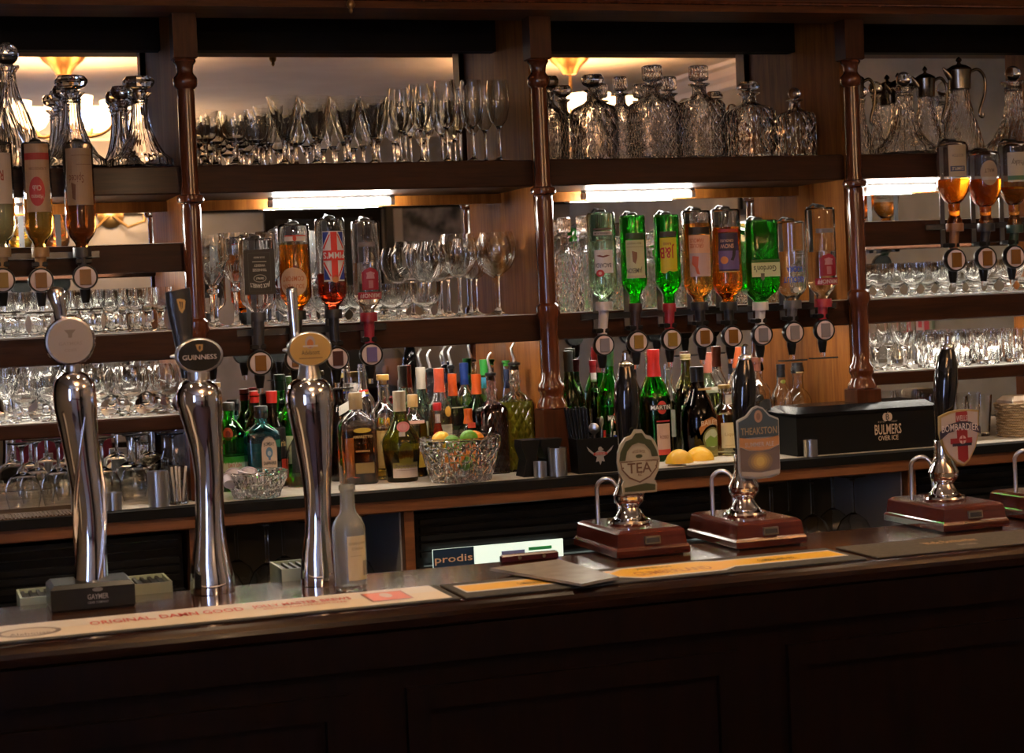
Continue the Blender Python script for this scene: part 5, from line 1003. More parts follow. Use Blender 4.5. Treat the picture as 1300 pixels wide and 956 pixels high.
stand('vermouth_bottle', 'green vermouth bottle full of dark red drink with red capsule and red disc label', 832, 444, 20, -.21, 'vermouth', GREEN, glass((.10, .015, .01), 0, 1.34), .585, ('foil', (.52, .045, .035), .24), [('r', -.35, .06, .62, .34, (.46, .32, .27)), ('r', -.35, .06, .62, .11, (.45, .04, .03)), ('r', -.35, .355, .62, .37, (.30, .02, .03)), ('e', .05, .485, .33, .06, (.52, .045, .03)), ('r', -.75, .463, .85, .510, (.03, .02, .02)), ('t', 'MARTINI', .05, .487, .036, 1.45, 0, PW), ('t', 'ROSSO', .13, .22, .03, .6, 0, (.2, .08, .06))])
stand('spirit_bottle', 'clear bottle behind the red-capped vermouth', 853, 462, 13, -.08, 'wine', CLEAR, 'clear', .6, None, [('r', -.7, .2, .7, .5, (.5, .5, .45))])
stand('white_wine_bottle', 'olive green wine bottle with white label half hidden by the cream liqueur', 870, 450, 16, -.12, 'wine', OLIVE, 'gold', .7, ('foil', (.52, .42, .22), .05), [('r', -.85, .18, .5, .50, (.56, .60, .55))])
stand('cream_liqueur_bottle', 'black cream liqueur bottle with arched gold banner and green landscape label', 887, 466, 23, -.235, 'cream', glass((.035, .02, .012)), None, .5, ('foil', (.02, .02, .02), .16), [('r', -.45, .02, .95, .16, (.22, .17, .03)), ('e', .38, .22, .62, .13, (.12, .12, .03)), ('e', .38, .23, .52, .10, (.42, .45, .30)), ('p', [(-.1, .21), (.2, .26), (.5, .23), (.88, .26), (.85, .14), (-.05, .14)], (.16, .26, .04)), ('p', [(-.42, .34), (-.1, .43), (.35, .46), (.85, .42), (.92, .35), (.35, .385), (-.05, .35), (-.35, .27)], (.42, .16, .04)), ('t', 'BAILEYS', .28, .405, .055, 1.15, .22, (.70, .55, .40)), ('r', -.4, .755, .4, .775, (.5, .32, .1)), ('r', -.2, .045, .8, .05, (.5, .4, .2))])
stand('rose_wine_bottle', 'tall bottle with salmon capsule behind the black cream liqueur', 900, 448, 15, -.08, 'wine', PGREEN, 'pale', .6, ('foil', (.62, .25, .18), .20), [('r', -.7, .6, .7, .66, (.6, .55, .42))])
stand('grappa_bottle', 'short clear bottle with cork-topped cream neck band and big cream label', 921, 484, 18, -.20, 'spirit', CLEAR, 'pale', .62, ('cork', (.50, .36, .14), .06), [('r', -.75, .12, .85, .50, (.62, .52, .27)), ('e', .6, .44, .22, .05, (.48, .30, .08)), ('r', -.5, .16, .6, .165, (.4, .3, .12)), ('t', 'Liqueur', .05, .33, .05, 1.1, 0, (.4, .28, .12)), ('r', -.38, .78, .38, .92, (.66, .60, .50))])
stand('brandy_bottle', 'tall brandy bottle with coral capsule behind the blue-topped pump clip', 940, 441, 15, -.08, 'wine', CLEAR, 'amber', .55, ('foil', (.68, .20, .07), .20), [('r', -.7, .2, .7, .5, (.6, .4, .2))])
stand('rum_bottle', 'clear spirit bottle with dark round-topped label behind the blue-topped clip', 967, 454, 18, -.14, 'spirit', CLEAR, 'pale', .4, ('foil', (.30, .13, .09), .14), [('r', -.3, .33, .9, .50, (.03, .03, .03)), ('e', .3, .50, .60, .06, (.03, .03, .03)), ('t', 'RAIN', .35, .42, .05, .9, 0, (.5, .45, .35))])
stand('whisky_bottle', 'embossed clear whisky bottle with black and gold cap beside the ice box', 986, 463, 14, -.15, 'whisky', CLEAR, 'amber', .20, ('foil', (.03, .03, .035), .15), [('r', -.42, .87, .42, .885, (.45, .30, .1)), ('t', 'MALT', .1, .5, .05, 1.2, 0, (.5, .42, .3)), ('e', .05, .80, .28, .025, (.3, .3, .04))])
stand('whisky_bottle', 'bulbous clear whisky bottle with amber dregs partly behind the ice box', 1014, 461, 19, -.13, 'globe', CLEAR, 'amber', .42, ('foil', (.03, .03, .035), .12), [('r', -.3, .885, .3, .90, (.5, .35, .14))])
# ------------------------------------------------------------------ fruit bowl and its fruit
def bowl(px, py, Y, hw, Hm, name, label, mat, foot=.45):
    X = at(px, py, Y).x; R = hw / scale_at(Vector((X, Y, ZC)))
    t = thing(name, label, 'bowl', (X, Y, ZC + .0005))
    pf = [(0, 0), (R * .74, 0), (R * .76, .008), (R * .80, .02), (R * .88, Hm * .45), (R * .93, Hm * .68), (R * .97, Hm * .72), (R * .99, Hm * .80), (R, Hm)]
    MB().lathe(pf + [(r - .007, max(z, .012)) for r, z in reversed(pf[3:])] + [(0, .012)], 56, flute=(28, .02)).build('bowl_body', mat, t)
    MB().tube([(R * .985 * cos(a), R * .985 * sin(a), Hm + .001) for a in [2 * pi * i / 56 for i in range(56)]], .0035, seg=8, closed=True).build('rim', CLEAR, t)
    reg(t, R * 1.03, ZC, 1e-5); return t, R
bt, BR = bowl(585, 595, -.335, 51, .105, 'fruit_bowl', 'large cut glass bowl of citrus fruit on the back counter', crystal((1, 1, 1), 10, 90, .014))
def skin(c1, c2, sc=300):
    m, nt, b = newmat('citrus_skin'); nz = nt.nodes.new('ShaderNodeTexNoise'); nz.inputs['Scale'].default_value = sc; tc = nt.nodes.new('ShaderNodeTexCoord'); nt.links.new(tc.outputs['Object'], nz.inputs['Vector'])
    cr = nt.nodes.new('ShaderNodeValToRGB'); cr.color_ramp.elements[0].color = (*c1, 1); cr.color_ramp.elements[1].color = (*c2, 1); nt.links.new(nz.outputs[0], cr.inputs[0]); nt.links.new(cr.outputs[0], b.inputs['Base Color'])
    bp = nt.nodes.new('ShaderNodeBump'); bp.inputs['Strength'].default_value = .3; bp.inputs['Distance'].default_value = .001; nt.links.new(nz.outputs[0], bp.inputs['Height']); nt.links.new(bp.outputs[0], b.inputs['Normal']); b.inputs['Roughness'].default_value = .35
    return m
LEM = skin((.74, .40, .02), (.84, .52, .05)); LIM = skin((.08, .26, .02), (.17, .42, .03)); ORA = skin((.60, .17, .01), (.70, .24, .02))
def citrus(name, label, loc, r, mat, pointy, rot, half=False):
    n = 12; pf = []
    for i in range(n + 1):
        a = pi * i / n; z = -r * (1 + pointy) * cos(a); rr = r * sin(a) ** (1.0 if pointy < .1 else 1.15); pf.append((rr if 0 < i < n else 0, z))
    if half: pf = [(0, 0), pf[n // 2]] + pf[n // 2 + 1:]; pf[1] = (r, 0)
    o = MB().lathe(pf, 24).build(name, mat); o.location = loc; o.rotation_euler = rot
    return tag(o, label, 'fruit')
b0 = Vector(bt.location)
citrus('orange', 'whole orange in the lower part of the fruit bowl by the dark diamond bottle', b0 + Vector((.033, -.004, .046)), .029, ORA, .0, (0, 0, 0))
citrus('orange', 'orange glowing through the middle of the fruit bowl under the limes', b0 + Vector((-.018, .030, .046)), .027, ORA, .0, (.4, 0, 0))
citrus('orange', 'small orange behind the herbal liqueur side of the fruit bowl', b0 + Vector((-.027, -.016, .041)), .022, ORA, .0, (1, 0, 0))
citrus('lime', 'lime showing bright green through the bowl wall', b0 + Vector((.004, -.045, .042)), .017, LIM, .12, (0, 1.4, .3))
citrus('lime', 'lime lying on top of the fruit beside the lemon', b0 + Vector((-.026, -.020, .093)), .022, LIM, .14, (0, 1.4, 1.2))
citrus('lime', 'second lime heaped at the centre top of the fruit bowl', b0 + Vector((.022, -.006, .103)), .021, LIM, .14, (0, 1.5, .2))
citrus('lemon', 'pale lemon on the heap at the herbal liqueur side of the bowl', b0 + Vector((-.040, .030, .101)), .021, LEM, .25, (0, 1.2, .5))
citrus('orange', 'orange at the top of the bowl against the plum bottle', b0 + Vector((.050, .036, .093)), .025, ORA, .0, (0, 0, 0))
# cut lemons on a small board
p = at(883, 588, -.335); ZB2 = ZC + .006
t = thing('cutting_board', 'thin white cutting board under the lemon halves', 'board', (at(895, 588, -.33).x, -.335, ZC + .0005))
MB().box(-.085, -.07, 0, .085, .07, .005, bev=.0015).build('board', paint((.66, .62, .54), .4), t)
for px, y, r, lb, rz in ((862, -.36, .032, 'lemon half lying cut side down, nearer the round olive clip', .3), (888, -.33, .032, 'lemon half lying cut side down, nearer the blue-topped clip', -.4)):
    x = at(px, 582, y).x
    o = citrus('lemon_half', lb, (x, y, ZC + .0060), r, LEM, .15, (0, 0, rz), half=True)
    o.scale = (1.2, 1, .95)
p = at(921, 590, -.36); t = tag(MB().lathe([(0, 0), (.017, 0), (.018, .004), (.014, .009), (0, .010)], 20).build('lemon_slice', skin((.55, .33, .08), (.65, .42, .14))), 'brownish lemon slice lying flat beside the cream-labelled short bottle', 'fruit'); t.location = (at(913, 586, -.30).x + .03, -.375, ZC + .001)
# steel spirit measures
def jigger(px, pt_, pb, hw, label, Y=-.40):
    X = at(px, (pt_ + pb) / 2, Y).x; s = scale_at(Vector((X, Y, ZC))); r = hw / s; H = (pb - pt_) / s
    o = MB().lathe([(0, 0), (r, 0), (r, H), (r - .001, H), (r - .001, .003), (0, .003)], 28).build('spirit_measure', STEEL); o.location = (X, Y, ZC + .0005)
    return tag(o, label, 'measure')
jigger(708, 571, 607, 12, 'tall steel spirit measure in front of the black bar caddy')
jigger(686, 588, 608, 8.5, 'short steel spirit measure beside the taller one')
jigger(1029, 562, 583, 9, 'small steel measure standing by the corner of the ice box')
jigger(201, 603, 648, 13, 'tall steel measure on the counter behind the harp tap')
jigger(145, 630, 652, 10, 'short ribbed steel measure behind the chrome cider tap')
jigger(97, 613, 658, 7, 'narrow steel measure showing beside the cider tap')
# caddies
t = thing('bar_caddy', 'black bar caddy with winged bird crest holding straws and spoons', 'caddy', (at(756, 580, -.37).x, -.355, ZC + .0005)); s = scale_at(Vector(t.location)); hw = 31 / s; H = 44 / s
m = MB()
m.loft([((-hw * .93, -.045, hw * .93, .045), 0), ((-hw, -.05, hw, .05), H), ((-hw + .003, -.047, hw - .003, .047), H), ((-hw * .93 + .003, -.042, hw * .93 - .003, .042), .004)])
m.box(-.0015, -.045, .004, .0015, .045, H - .004).build('caddy_body', BLACKM, t)
cr_ = (.30, .28, .27); rd = (.36, .05, .04)
decal('crest', [('p', [(0, -.026), (.004, -.016), (.012, -.018), (.009, -.006), (.016, .002), (-.016, .002), (-.009, -.006), (-.012, -.018), (-.004, -.016)], cr_), ('p', [(-.016, .004), (-.036, .022), (-.030, .010), (-.012, -.004), (0, -.004), (0, .008), (-.006, .010)], cr_), ('p', [(.016, .004), (.036, .022), (.030, .010), (.012, -.004), (0, -.004), (0, .008), (.006, .010)], cr_), ('e', 0, .014, .0055, .006, cr_), ('p', [(.004, .016), (.010, .013), (.004, .011)], cr_), ('p', [(-.019, -.001), (.019, -.001), (.017, .0055), (-.017, .0055)], rd), ('t', 'EAGLES', 0, .0022, .0045, .026, 0, (.5, .4, .38))],
      lambda u, v, o: (u, -.0474 - o - (v + .0) * .05, v + H * .52), t, step=0, base=.001)
cx0, cy0 = t.location.x, t.location.y
def rod(name, label, cat, x, y, lx, ly, L, r, mat, grp=None, bulb=None):
    t = thing(name, label, cat, (cx0 + x, cy0 + y, ZC + .007), 0, grp)
    MB().tube([(0, 0, 0), (lx * .5, ly * .5, L * .5), (lx, ly, L)], r, seg=8).build('shaft', mat, t)
    if bulb:
        d = Vector((lx, ly, L)).normalized()
        MB().lathe([(0, -.018), (.003, -.014), (bulb, -.004), (bulb, .006), (bulb * .6, .014), (0, .016)], 16, T=Matrix.Translation(Vector((lx, ly, L)) + d * .012) @ d.to_track_quat('Z', 'Y').to_matrix().to_4x4() @ Matrix.Diagonal((1, .35, 1, 1))).build('spoon_bowl', mat, t)
    return t
for i in range(16):
    rod('drinking_straw', 'black drinking straw in the bundle at the column side of the crested caddy', 'straw', -.047 + (i % 6) * .0062, -.025 + (i // 6) * .014, -.022 + .004 * (i % 6) * .8, .004, .155 + rj(.004), .0026, BLACK, 'black straws in the caddy')
rod('bar_spoon', 'steel bar spoon with round dark bowl between straws and ladle', 'spoon', -.006, -.032, -.004, -.006, .090, .0018, STEEL, None, .014)
rod('bar_spoon', 'steel bar spoon leaning at the centre of the crested caddy', 'spoon', .012, -.02, .004, -.004, .105, .0018, STEEL, None, .010)
rod('bar_spoon', 'broad steel spoon leaning towards the olive pump clip', 'spoon', .028, -.03, .010, -.004, .095, .002, STEEL, None, .013)
rod('stirrer', 'tall clear cocktail stirrer in the crested caddy', 'stirrer', .006, .015, -.002, .0, .150, .003, CLEAR)
rod('muddler', 'dark muddler with orange ring standing in the crested caddy', 'muddler', .022, .012, .004, 0, .125, .009, BLACKM)
rod('pen', 'blue pen standing at the pump end of the crested caddy', 'pen', .048, -.02, .006, 0, .082, .0035, paint((.03, .06, .45), .3))
rod('pen', 'pale pen standing at the pump end of the crested caddy', 'pen', .052, .005, .010, 0, .090, .0028, paint((.6, .58, .5), .3))
rod('pen', 'red-topped pen at the back of the crested caddy', 'pen', .042, .028, .002, 0, .092, .0035, paint((.5, .03, .04), .3))
rod('pen', 'yellow pencil leaning among the spoons in the crested caddy', 'pen', .016, -.036, .003, 0, .080, .0028, paint((.65, .40, .04), .4))
for px, w, lb in ((668, 12, 'curved black napkin holder wing beside the dark diamond bottle'), (693, 14, 'curved black napkin holder block below the yellow-green bottle')):
    X = at(px, 585, -.33).x; s = scale_at(Vector((X, -.33, ZC))); h = 46 / s; ww = w / s
    pts = [(-ww, 0), (ww, 0), (ww * .7, h * .2), (ww * .55, h * .55), (ww * .8, h * .85), (ww, h), (-ww, h), (-ww * 1.05, h * .8), (-ww * .6, h * .45)]
    o = MB().prism(pts, -.03, .03).build('napkin_holder', BLACK); o.location = (X, -.345 if px < 680 else -.352, ZC + .0005); tag(o, lb, 'holder')
# ice box
LIDM = newmat('black_lid')[0]; lb_ = LIDM.node_tree.nodes['Principled BSDF']; lb_.inputs['Base Color'].default_value = (.007, .007, .008, 1); lb_.inputs['Roughness'].default_value = .22; lb_.inputs['Specular IOR Level'].default_value = .12
a = at(1003, 583, -.36); b = at(1180, 575, -.36); t = thing('ice_box', 'black square ice box with pale apple emblem and lettering', 'ice box', ((a.x + b.x) / 2 + .012, -.285, ZC + .0005)); hw = (b.x - a.x) / 2; s = scale_at(Vector(t.location)); H = at(1040, 524, -.37).z - ZC
MB().loft([((-hw, -.095, hw, .075), 0), ((-hw, -.095, hw, .075), H - .01), ((-hw + .002, -.093, hw - .002, .073), H - .008)]).build('box_body', BLACKM, t)
MB().loft([((-hw - .003, -.098, hw + .003, .078), H - .008), ((-hw - .003, -.098, hw + .003, .078), H), ((-hw + .02, -.07, hw - .02, .055), H + .016)]).build('box_lid', LIDM, t)
MB().tube([(hw + .001, -.045, H * .35), (hw + .012, -.045, H * .35), (hw + .012, -.045, H * .62), (hw + .001, -.045, H * .62)], .003, seg=8).build('side_handle', STEEL, t)
lx = at(1127, 545, -.38).x - t.location.x; lc = (.60, .48, .38)
decal('emblem', [('e', lx - .006, .103, .0085, .011, lc), ('e', lx + .006, .103, .0085, .011, lc), ('p', [(lx - .001, .112), (lx + .002, .119), (lx + .004, .1195), (lx + .001, .112)], lc), ('t', 'B', lx, .1035, .015, 0, 0, (.03, .03, .03)), ('t', 'ESTD      1887', lx, .091, .004, .058, 0, (.26, .21, .17)),
      ('t', 'BULMERS', lx, .071, .026, .080, 0, lc), ('t', 'OVER ICE', lx, .048, .0125, .060, 0, lc)], wflat(-.0952, 0, -.016), t, step=0)
# wicker basket
t = thing('wicker_basket', 'small wicker basket with folded cloth at the picture edge', 'basket', (at(1303, 560, -.30).x, -.27, ZC + .0005))
m = MB(); R = .056
for k in range(13):
    m.tube([((R + .004 * sin(i * pi / 2 + pi * k + k * .5)) * (1 + k * .010) * cos(2 * pi * i / 40), (R + .004 * sin(i * pi / 2 + pi * k)) * (1 + k * .010) * sin(2 * pi * i / 40), .004 + k * .0072) for i in range(40)], .0036, seg=6, closed=True)
m.lathe([(0, 0), (R, 0), (R * 1.1, .09), (R * 1.04, .09), (R * .95, .004), (0, .004)], 30).build('wicker_body', weave('wicker', (.30, .20, .10), (.42, .30, .17), 220), t)
MB().box(-.045, -.04, .055, .045, .04, .112, bev=.012).build('folded_cloth', cloth('napkin', (.55, .42, .30), (.72, .62, .5), 30), t)
# ribbed bar mat on the back counter, by the cider tap
t = thing('ribbed_bar_mat', 'ribbed dark bar mat on the counter behind the cider tap', 'bar mat', (at(20, 650, -.35).x - .1, -.33, ZC + .0004)); m = MB().box(-.24, -.115, 0, .24, .10, .002)
for k in range(60): m.box(-.24 + k * .008, -.115, .002, -.236 + k * .008, -.02, .0045)
m.build('mat', paint((.09, .055, .035), .6), t)
# small bowl of pale portion cups
b2, R2 = bowl(305, 615, -.36, 40, .058, 'cut_glass_dish', 'shallow cut glass dish of pale portion cups behind the harp tap', crystal((1, 1, 1), 12, 90, .005))
for i, (dx, dy, dz, r) in enumerate(((-.028, -.022, .044, .019), (.006, -.030, .052, .019), (.036, -.018, .046, .018), (-.012, .012, .050, .019), (.024, .014, .052, .018))):
    o = MB().lathe([(0, -.010), (r * .75, -.010), (r * .95, .009), (r * 1.1, .010), (r * 1.1, .0115), (0, .012)], 24).build('portion_cup', paint((.66, .60, .66), .35)); o.location = b2.location + Vector((dx, dy, dz)); o.rotation_euler = (rj(.5) - .4, rj(.5), 0)
    tag(o, 'pale pink-lidded portion cup heaped in the shallow cut glass dish', 'portion cup', 'portion cups in the cut glass dish')
# small vase with stirrers
p = at(226, 610, -.38); t = thing('stirrer_glass', 'narrow cut glass holding pale stirrers behind the harp tap', 'glass', (p.x, -.375, ZC + .0005)); pf = [(0, 0), (.022, 0), (.024, .004), (.024, .075)]
MB().lathe(pf + [(.022, .075), (.0215, .006), (0, .006)], 24).build('glass_body', THIN, t)
for i, (x, y, lx_) in enumerate(((-.008, -.006, -.006), (.002, -.01, .001), (.010, -.002, .010), (0, .008, -.002))):
    o = MB().tube([(0, 0, 0), (lx_, 0, .078)], .0028, seg=8).build('paper_stirrer', paint((.62, .52, .42), .5)); o.location = (p.x + x, -.375 + y, ZC + .009); tag(o, 'pale paper stirrer standing in the narrow cut glass', 'stirrer', 'paper stirrers in the narrow glass')
# open goblet lying tilted behind it
o = glassware('tilted_goblet', *PR['brandy'], seg=28, mat=CUTG, flute=(14, .03), cat='glass', label='cut glass goblet standing close behind the harp tap on the counter'); o.location = (at(226, 590, -.28).x - .002, -.29, ZC + .0005); o.scale = (.9, .9, 1.05)
# frosted bottle standing on the bar
p = atz(446, 748, ZB); s = scale_at(p); H = at(443, 615, p.y).z - ZB
frost = newmat('frosted_glass')[0]; fb = frost.node_tree.nodes['Principled BSDF']; fb.inputs['Base Color'].default_value = (.80, .83, .78, 1); fb.inputs['Transmission Weight'].default_value = .88; fb.inputs['Roughness'].default_value = .2; fb.inputs['IOR'].default_value = 1.4
t = thing('cordial_bottle', 'half-empty clear bottle with cream label standing on the bar by the ale tap', 'bottle', (p.x, p.y, ZB + .0005)); R = 21 / s
P_ = [(0, 0, 0), (R * .9, 0, 0), (R, .006, 0), (R, H * .56, 0), (R * .96, H * .61, 0), (R * .80, H * .67, 0), (R * .54, H * .725, 0), (R * .46, H * .77, 0), (R * .43, H * .94, 0), (R * .5, H * .95, 0), (R * .5, H * .99, 0), (R * .42, H, 0)]
MB().lathe([q[:2] for q in P_] + [(max(q[0] - .003, .003), max(q[1], .009)) for q in reversed(P_[2:])] + [(0, .012)], 36).build('bottle_glass', frost, t)
decal('label', [('r', -.35, .10, .98, .52, (.52, .47, .30)), ('t', 'ELDERFLOWER', .3, .45, .022, 1.1, 0, (.25, .22, .12)), ('t', 'CORDIAL', .3, .40, .022, .8, 0, (.25, .22, .12)), ('r', .6, .14, .92, .28, (.25, .22, .16)), ('r', -.2, .33, .5, .334, (.3, .26, .16))], wcyl(R), t, R, H)
# crates and grid trays behind the bar, on the ledge below its rear edge
LED = ZB - .055
tag(MB().box(-2.0, -1.245, LED - .02, -.45, -1.10, LED).build('service_shelf', STEEL), 'steel service ledge fixed behind the bar at the chrome taps', 'ledge')
def crate(px0, px1, py, label, col, grid):
    a = atz(px0, py, ZB + .002); b = atz(px1, py, ZB + .002); hw = (b.x - a.x) / 2
    t = thing('drip_tray', label, 'tray', ((a.x + b.x) / 2, -1.175, LED + .0005)); H = at(px0, py, -1.2).z - LED; m = MB(); dd = .058
    m.box(-hw, -dd, 0, hw, dd, .004).box(-hw, -dd, .004, -hw + .004, dd, H).box(hw - .004, -dd, .004, hw, dd, H).box(-hw + .004, -dd, .004, hw - .004, -dd + .004, H).box(-hw + .004, dd - .004, .004, hw - .004, dd, H)
    m.build('tray_body', paint(col, .35), t)
    g = MB(); n = int(hw * 2 / .014)
    for k in range(n): g.box(-hw + .007 + k * .014, -dd + .005, H - .008, -hw + .013 + k * .014, dd - .005, H - .003)
    g.box(-hw + .0045, -dd + .0045, H - .012, hw - .0045, dd - .0045, H - .008).build('grille', BLACK, t)
PG = (.42, .50, .38)
crate(22, 82, 757, 'pale green drip tray showing past the black tap foot, at the picture edge', PG, 1)
crate(152, 212, 741, 'pale green drip tray between the cider tap and the stout tap', PG, 1)
crate(338, 392, 722, 'pale green drip tray with black grille beside the ale tap', PG, 1)
# ------------------------------------------------------------------ the room behind, seen in the mirrors
def lampglass(s=3., c=(1., .62, .30)): return paint(c, .4, emit=s)
BOWL = lampglass(7., (1., .62, .32))
def chandelier(X, Y, label):
    t = thing('chandelier', label, 'chandelier', (X, Y, HC))
    MB().lathe([(0, 0), (.10, 0), (.105, -.008), (.095, -.015), (.085, -.03), (.055, -.055), (.04, -.075), (.03, -.09), (0, -.095)], 32).build('ceiling_cup', paint((.26, .15, .055), .38, 1.), t)
    MB().cyl((0, 0, -.09), (0, 0, -.30), .008).lathe([(0, -.36), (.02, -.35), (.035, -.32), (.02, -.29), (0, -.285)], 20).build('centre_stem', BRASS, t)
    for k in range(5):
        a = 2 * pi * k / 5 + .35; d = Vector((cos(a), sin(a), 0))
        pts = cat([(0, 0, -.30, 0), (.09, 0, -.355, 0), (.18, 0, -.33, 0), (.22, 0, -.26, 0), (.19, 0, -.22, 0), (.165, 0, -.245, 0)], 5)
        ar_ = MB().tube([d * q[0] + Vector((0, 0, q[2])) for q in pts], .007, seg=8).build('scroll_arm', BRASS, t)
        c = d * .25 + Vector((0, 0, -.30))
        MB().lathe([(0, -.01), (.03, -.012), (.07, .01), (.095, .05), (.10, .09), (.098, .09), (.09, .05), (.065, .014), (0, .0)], 24, T=Matrix.Translation(c)).build('glass_shade', BOWL, ar_)
    return t
c1 = mirrored(80, 90, 3.3); c2 = mirrored(722, 88, 3.3)
chandelier(c1.x, c1.y, 'brass chandelier with glowing bowl shades, mirrored behind the ship decanters')
chandelier(c2.x, c2.y, 'brass chandelier with glowing bowl shades, mirrored beside the middle column')
def point(loc, e, c, r=.05):
    L = bpy.data.lights.new('lamp_light', 'POINT'); L.energy = e; L.color = c; L.shadow_soft_size = r; o = bpy.data.objects.new('lamp_light', L); COL.objects.link(o); o.location = loc; return o
for c in (c1, c2):
    for k in range(5):
        a = 2 * pi * k / 5 + .35; point((c.x + .25 * cos(a), c.y + .25 * sin(a), HC - .255), 6.5, (1., .60, .30), .03)
# wall lamps and pictures on the opposite wall
def wall_lamp(X, Z, label):
    t = thing('wall_lamp', label, 'lamp', (X, YF + .001, Z)); t.scale = (1.5, 1.5, 1.5); MB().lathe([(0, 0), (.04, 0), (.05, .012), (0, .03)], 20, T=Matrix.Rotation(-pi / 2, 4, 'X')).build('back_plate', BRASS, t)
    for s_ in (-1, 1):
        MB().tube([(0, .02, 0), (s_ * .06, .05, -.05), (s_ * .12, .08, -.03), (s_ * .12, .08, .0)], .006, seg=8).build('arm', BRASS, t)
        MB().lathe([(0, 0), (.03, .005), (.055, .05), (.065, .09), (.062, .09), (.05, .05), (.028, .01), (0, .006)], 20, T=Matrix.Translation((s_ * .12, .08, 0))).build('glass_shade', BOWL, t)
q = mirrored(142, 272, 5.9); wall_lamp(q.x, q.z, 'brass wall lamp with two glowing shades mirrored below the ship decanters')
point((q.x, YF + .34, q.z + .10), 16, (1., .66, .38), .08)
def picture(px0, px1, py0, py1, label, fcol, cols):
    a = mirrored(px0, py0, 5.97); b = mirrored(px1, py1, 5.97); X = (a.x + b.x) / 2; Zc = (a.z + b.z) / 2; hw = abs(a.x - b.x) / 2; hh = abs(a.z - b.z) / 2
    t = thing('framed_picture', label, 'picture', (X, YF + .001, Zc)); f = .05; m = MB()
    for x0, z0, x1, z1 in ((-hw, -hh, hw, -hh + f), (-hw, hh - f, hw, hh), (-hw, -hh + f, -hw + f, hh - f), (hw - f, -hh + f, hw, hh - f)): m.box(x0, 0, z0, x1, .03, z1)
    m.build('picture_frame', paint(fcol, .3), t)
    MB().box(-hw + f, .002, -hh + f, hw - f, .012, hh - f).build('mount_card', paint((.50, .46, .44), .3), t)
    m = MB(); MB().box(-hw + f * 2.2, .012, -hh + f * 2.4, hw - f * 2.2, .014, hh - f * 2.0).build('print', cloth('landscape_print', cols[0], cols[1], 9, .3), t)
picture(487, 610, 240, 345, 'large framed landscape print on the opposite wall, mirrored beside the balloon glasses', (.015, .012, .012), ((.03, .03, .028), (.30, .27, .26)))
def sidewall(px, py):
    d = ray(px, py); q = CAM + d * ((XR - CAM.x) / d.x); return Vector((XR, -q.y, q.z))
a, b = sidewall(940, 228), sidewall(990, 268)
t = thing('framed_picture', 'small dark framed picture on the side wall, mirrored beside the partition above the vodka optics', 'picture', (XR - .001, (a.y + b.y) / 2, (a.z + b.z) / 2)); hy, hh = abs(a.y - b.y) / 2, abs(a.z - b.z) / 2
m = MB(); f = .03
for y0, z0, y1, z1 in ((-hy, -hh, hy, -hh + f), (-hy, hh - f, hy, hh), (-hy, -hh + f, -hy + f, hh - f), (hy - f, -hh + f, hy, hh - f)): m.box(-.025, y0, z0, 0, y1, z1)
m.build('picture_frame', paint((.012, .012, .014), .3), t)
MB().box(-.012, -hy + f, -hh + f, -.002, hy - f, hh - f).build('print', cloth('dark_print', (.02, .02, .02), (.09, .08, .08), 20, .3), t)
a = mirrored(345, 215, 5.97); b = mirrored(468, 215, 5.97); z1 = 2.15
t = thing('dark_doorway', 'dark curtained doorway in the opposite wall, mirrored behind the union flag bottle', 'doorway', ((a.x + b.x) / 2, YF + .001, 0)); hw = (b.x - a.x) / 2
MB().box(-hw, 0, .01, hw, .02, z1).build('door_panel', paint((.012, .012, .012), .6), t)
MB().box(-hw - .06, 0, .01, -hw, .04, z1 + .06).box(hw, 0, .01, hw + .06, .04, z1 + .06).box(-hw, 0, z1, hw, .04, z1 + .06).build('door_frame', W_DARK, t)
q = mirrored(1168, 418, 4.6)
# sign on the side wall
t = thing('wall_sign', 'small red and white sign with black border, mirrored above the lowest shelf glasses', 'sign', sidewall(1170, 418) + Vector((-.001, 0, 0)))
m = MB().box(-.012, -.09, -.07, 0, .09, .07).build('sign_board', paint((.35, .42, .25), .4), t)
decal('sign_face', [('r', -.07, -.05, .07, .05, (.55, .06, .07)), ('r', -.03, -.035, -.015, .035, (.6, .5, .48)), ('r', .015, -.035, .03, .035, (.6, .5, .48)), ('r', -.02, -.008, .02, .008, (.6, .5, .48))], lambda u, v, o: (-.0122 - o, -u, v), m, step=0)
# seated customer on a bench
pp = mirrored(500, 468, 5.45); PX, PY, PZ = pp.x, pp.y, pp.z
SK = paint((.32, .18, .13), .5); HAIR = paint((.13, .125, .12), .8); SHIRT = cloth('dark_jumper', (.03, .032, .04), (.045, .048, .06), 60); TROU = cloth('dark_trousers', (.02, .02, .024), (.03, .03, .035), 60)
t = thing('bench', 'dark wooden bench against the opposite wall', 'bench', (PX, YF + .36, 0))
sb = PZ - .62
MB().box(-.7, -.18, sb - .05, .7, .22, sb, bev=.008).build('seat', W_FRONT, t)
MB().box(-.7, -.24, sb, .7, -.20, sb + .5, bev=.006).build('backrest', W_FRONT, t)
for x in (-.64, .58):
    for y in (-.16, .16): MB().box(x, y, 0, x + .06, y + .05, sb - .05).build('leg', W_FRONT, t)
a = mirrored(8, 580, 5.55); b = mirrored(150, 575, 5.55)
t = thing('upholstered_bench', 'maroon upholstered wall bench in the room, mirrored behind the upturned wine glasses', 'bench', ((a.x + b.x) / 2, YF + .3, 0)); h = (b.x - a.x) / 2; MAR = cloth('maroon_velvet', (.10, .008, .018), (.14, .012, .025), 50)
MB().box(-h, -.25, .40, h, .25, .52, bev=.02).build('seat', MAR, t)
MB().box(-h, -.26, .52, h, -.16, .98, bev=.02).build('backrest', MAR, t)
MB().box(-h + .03, -.22, 0, h - .03, .2, .40).build('bench_base', W_FRONT, t)
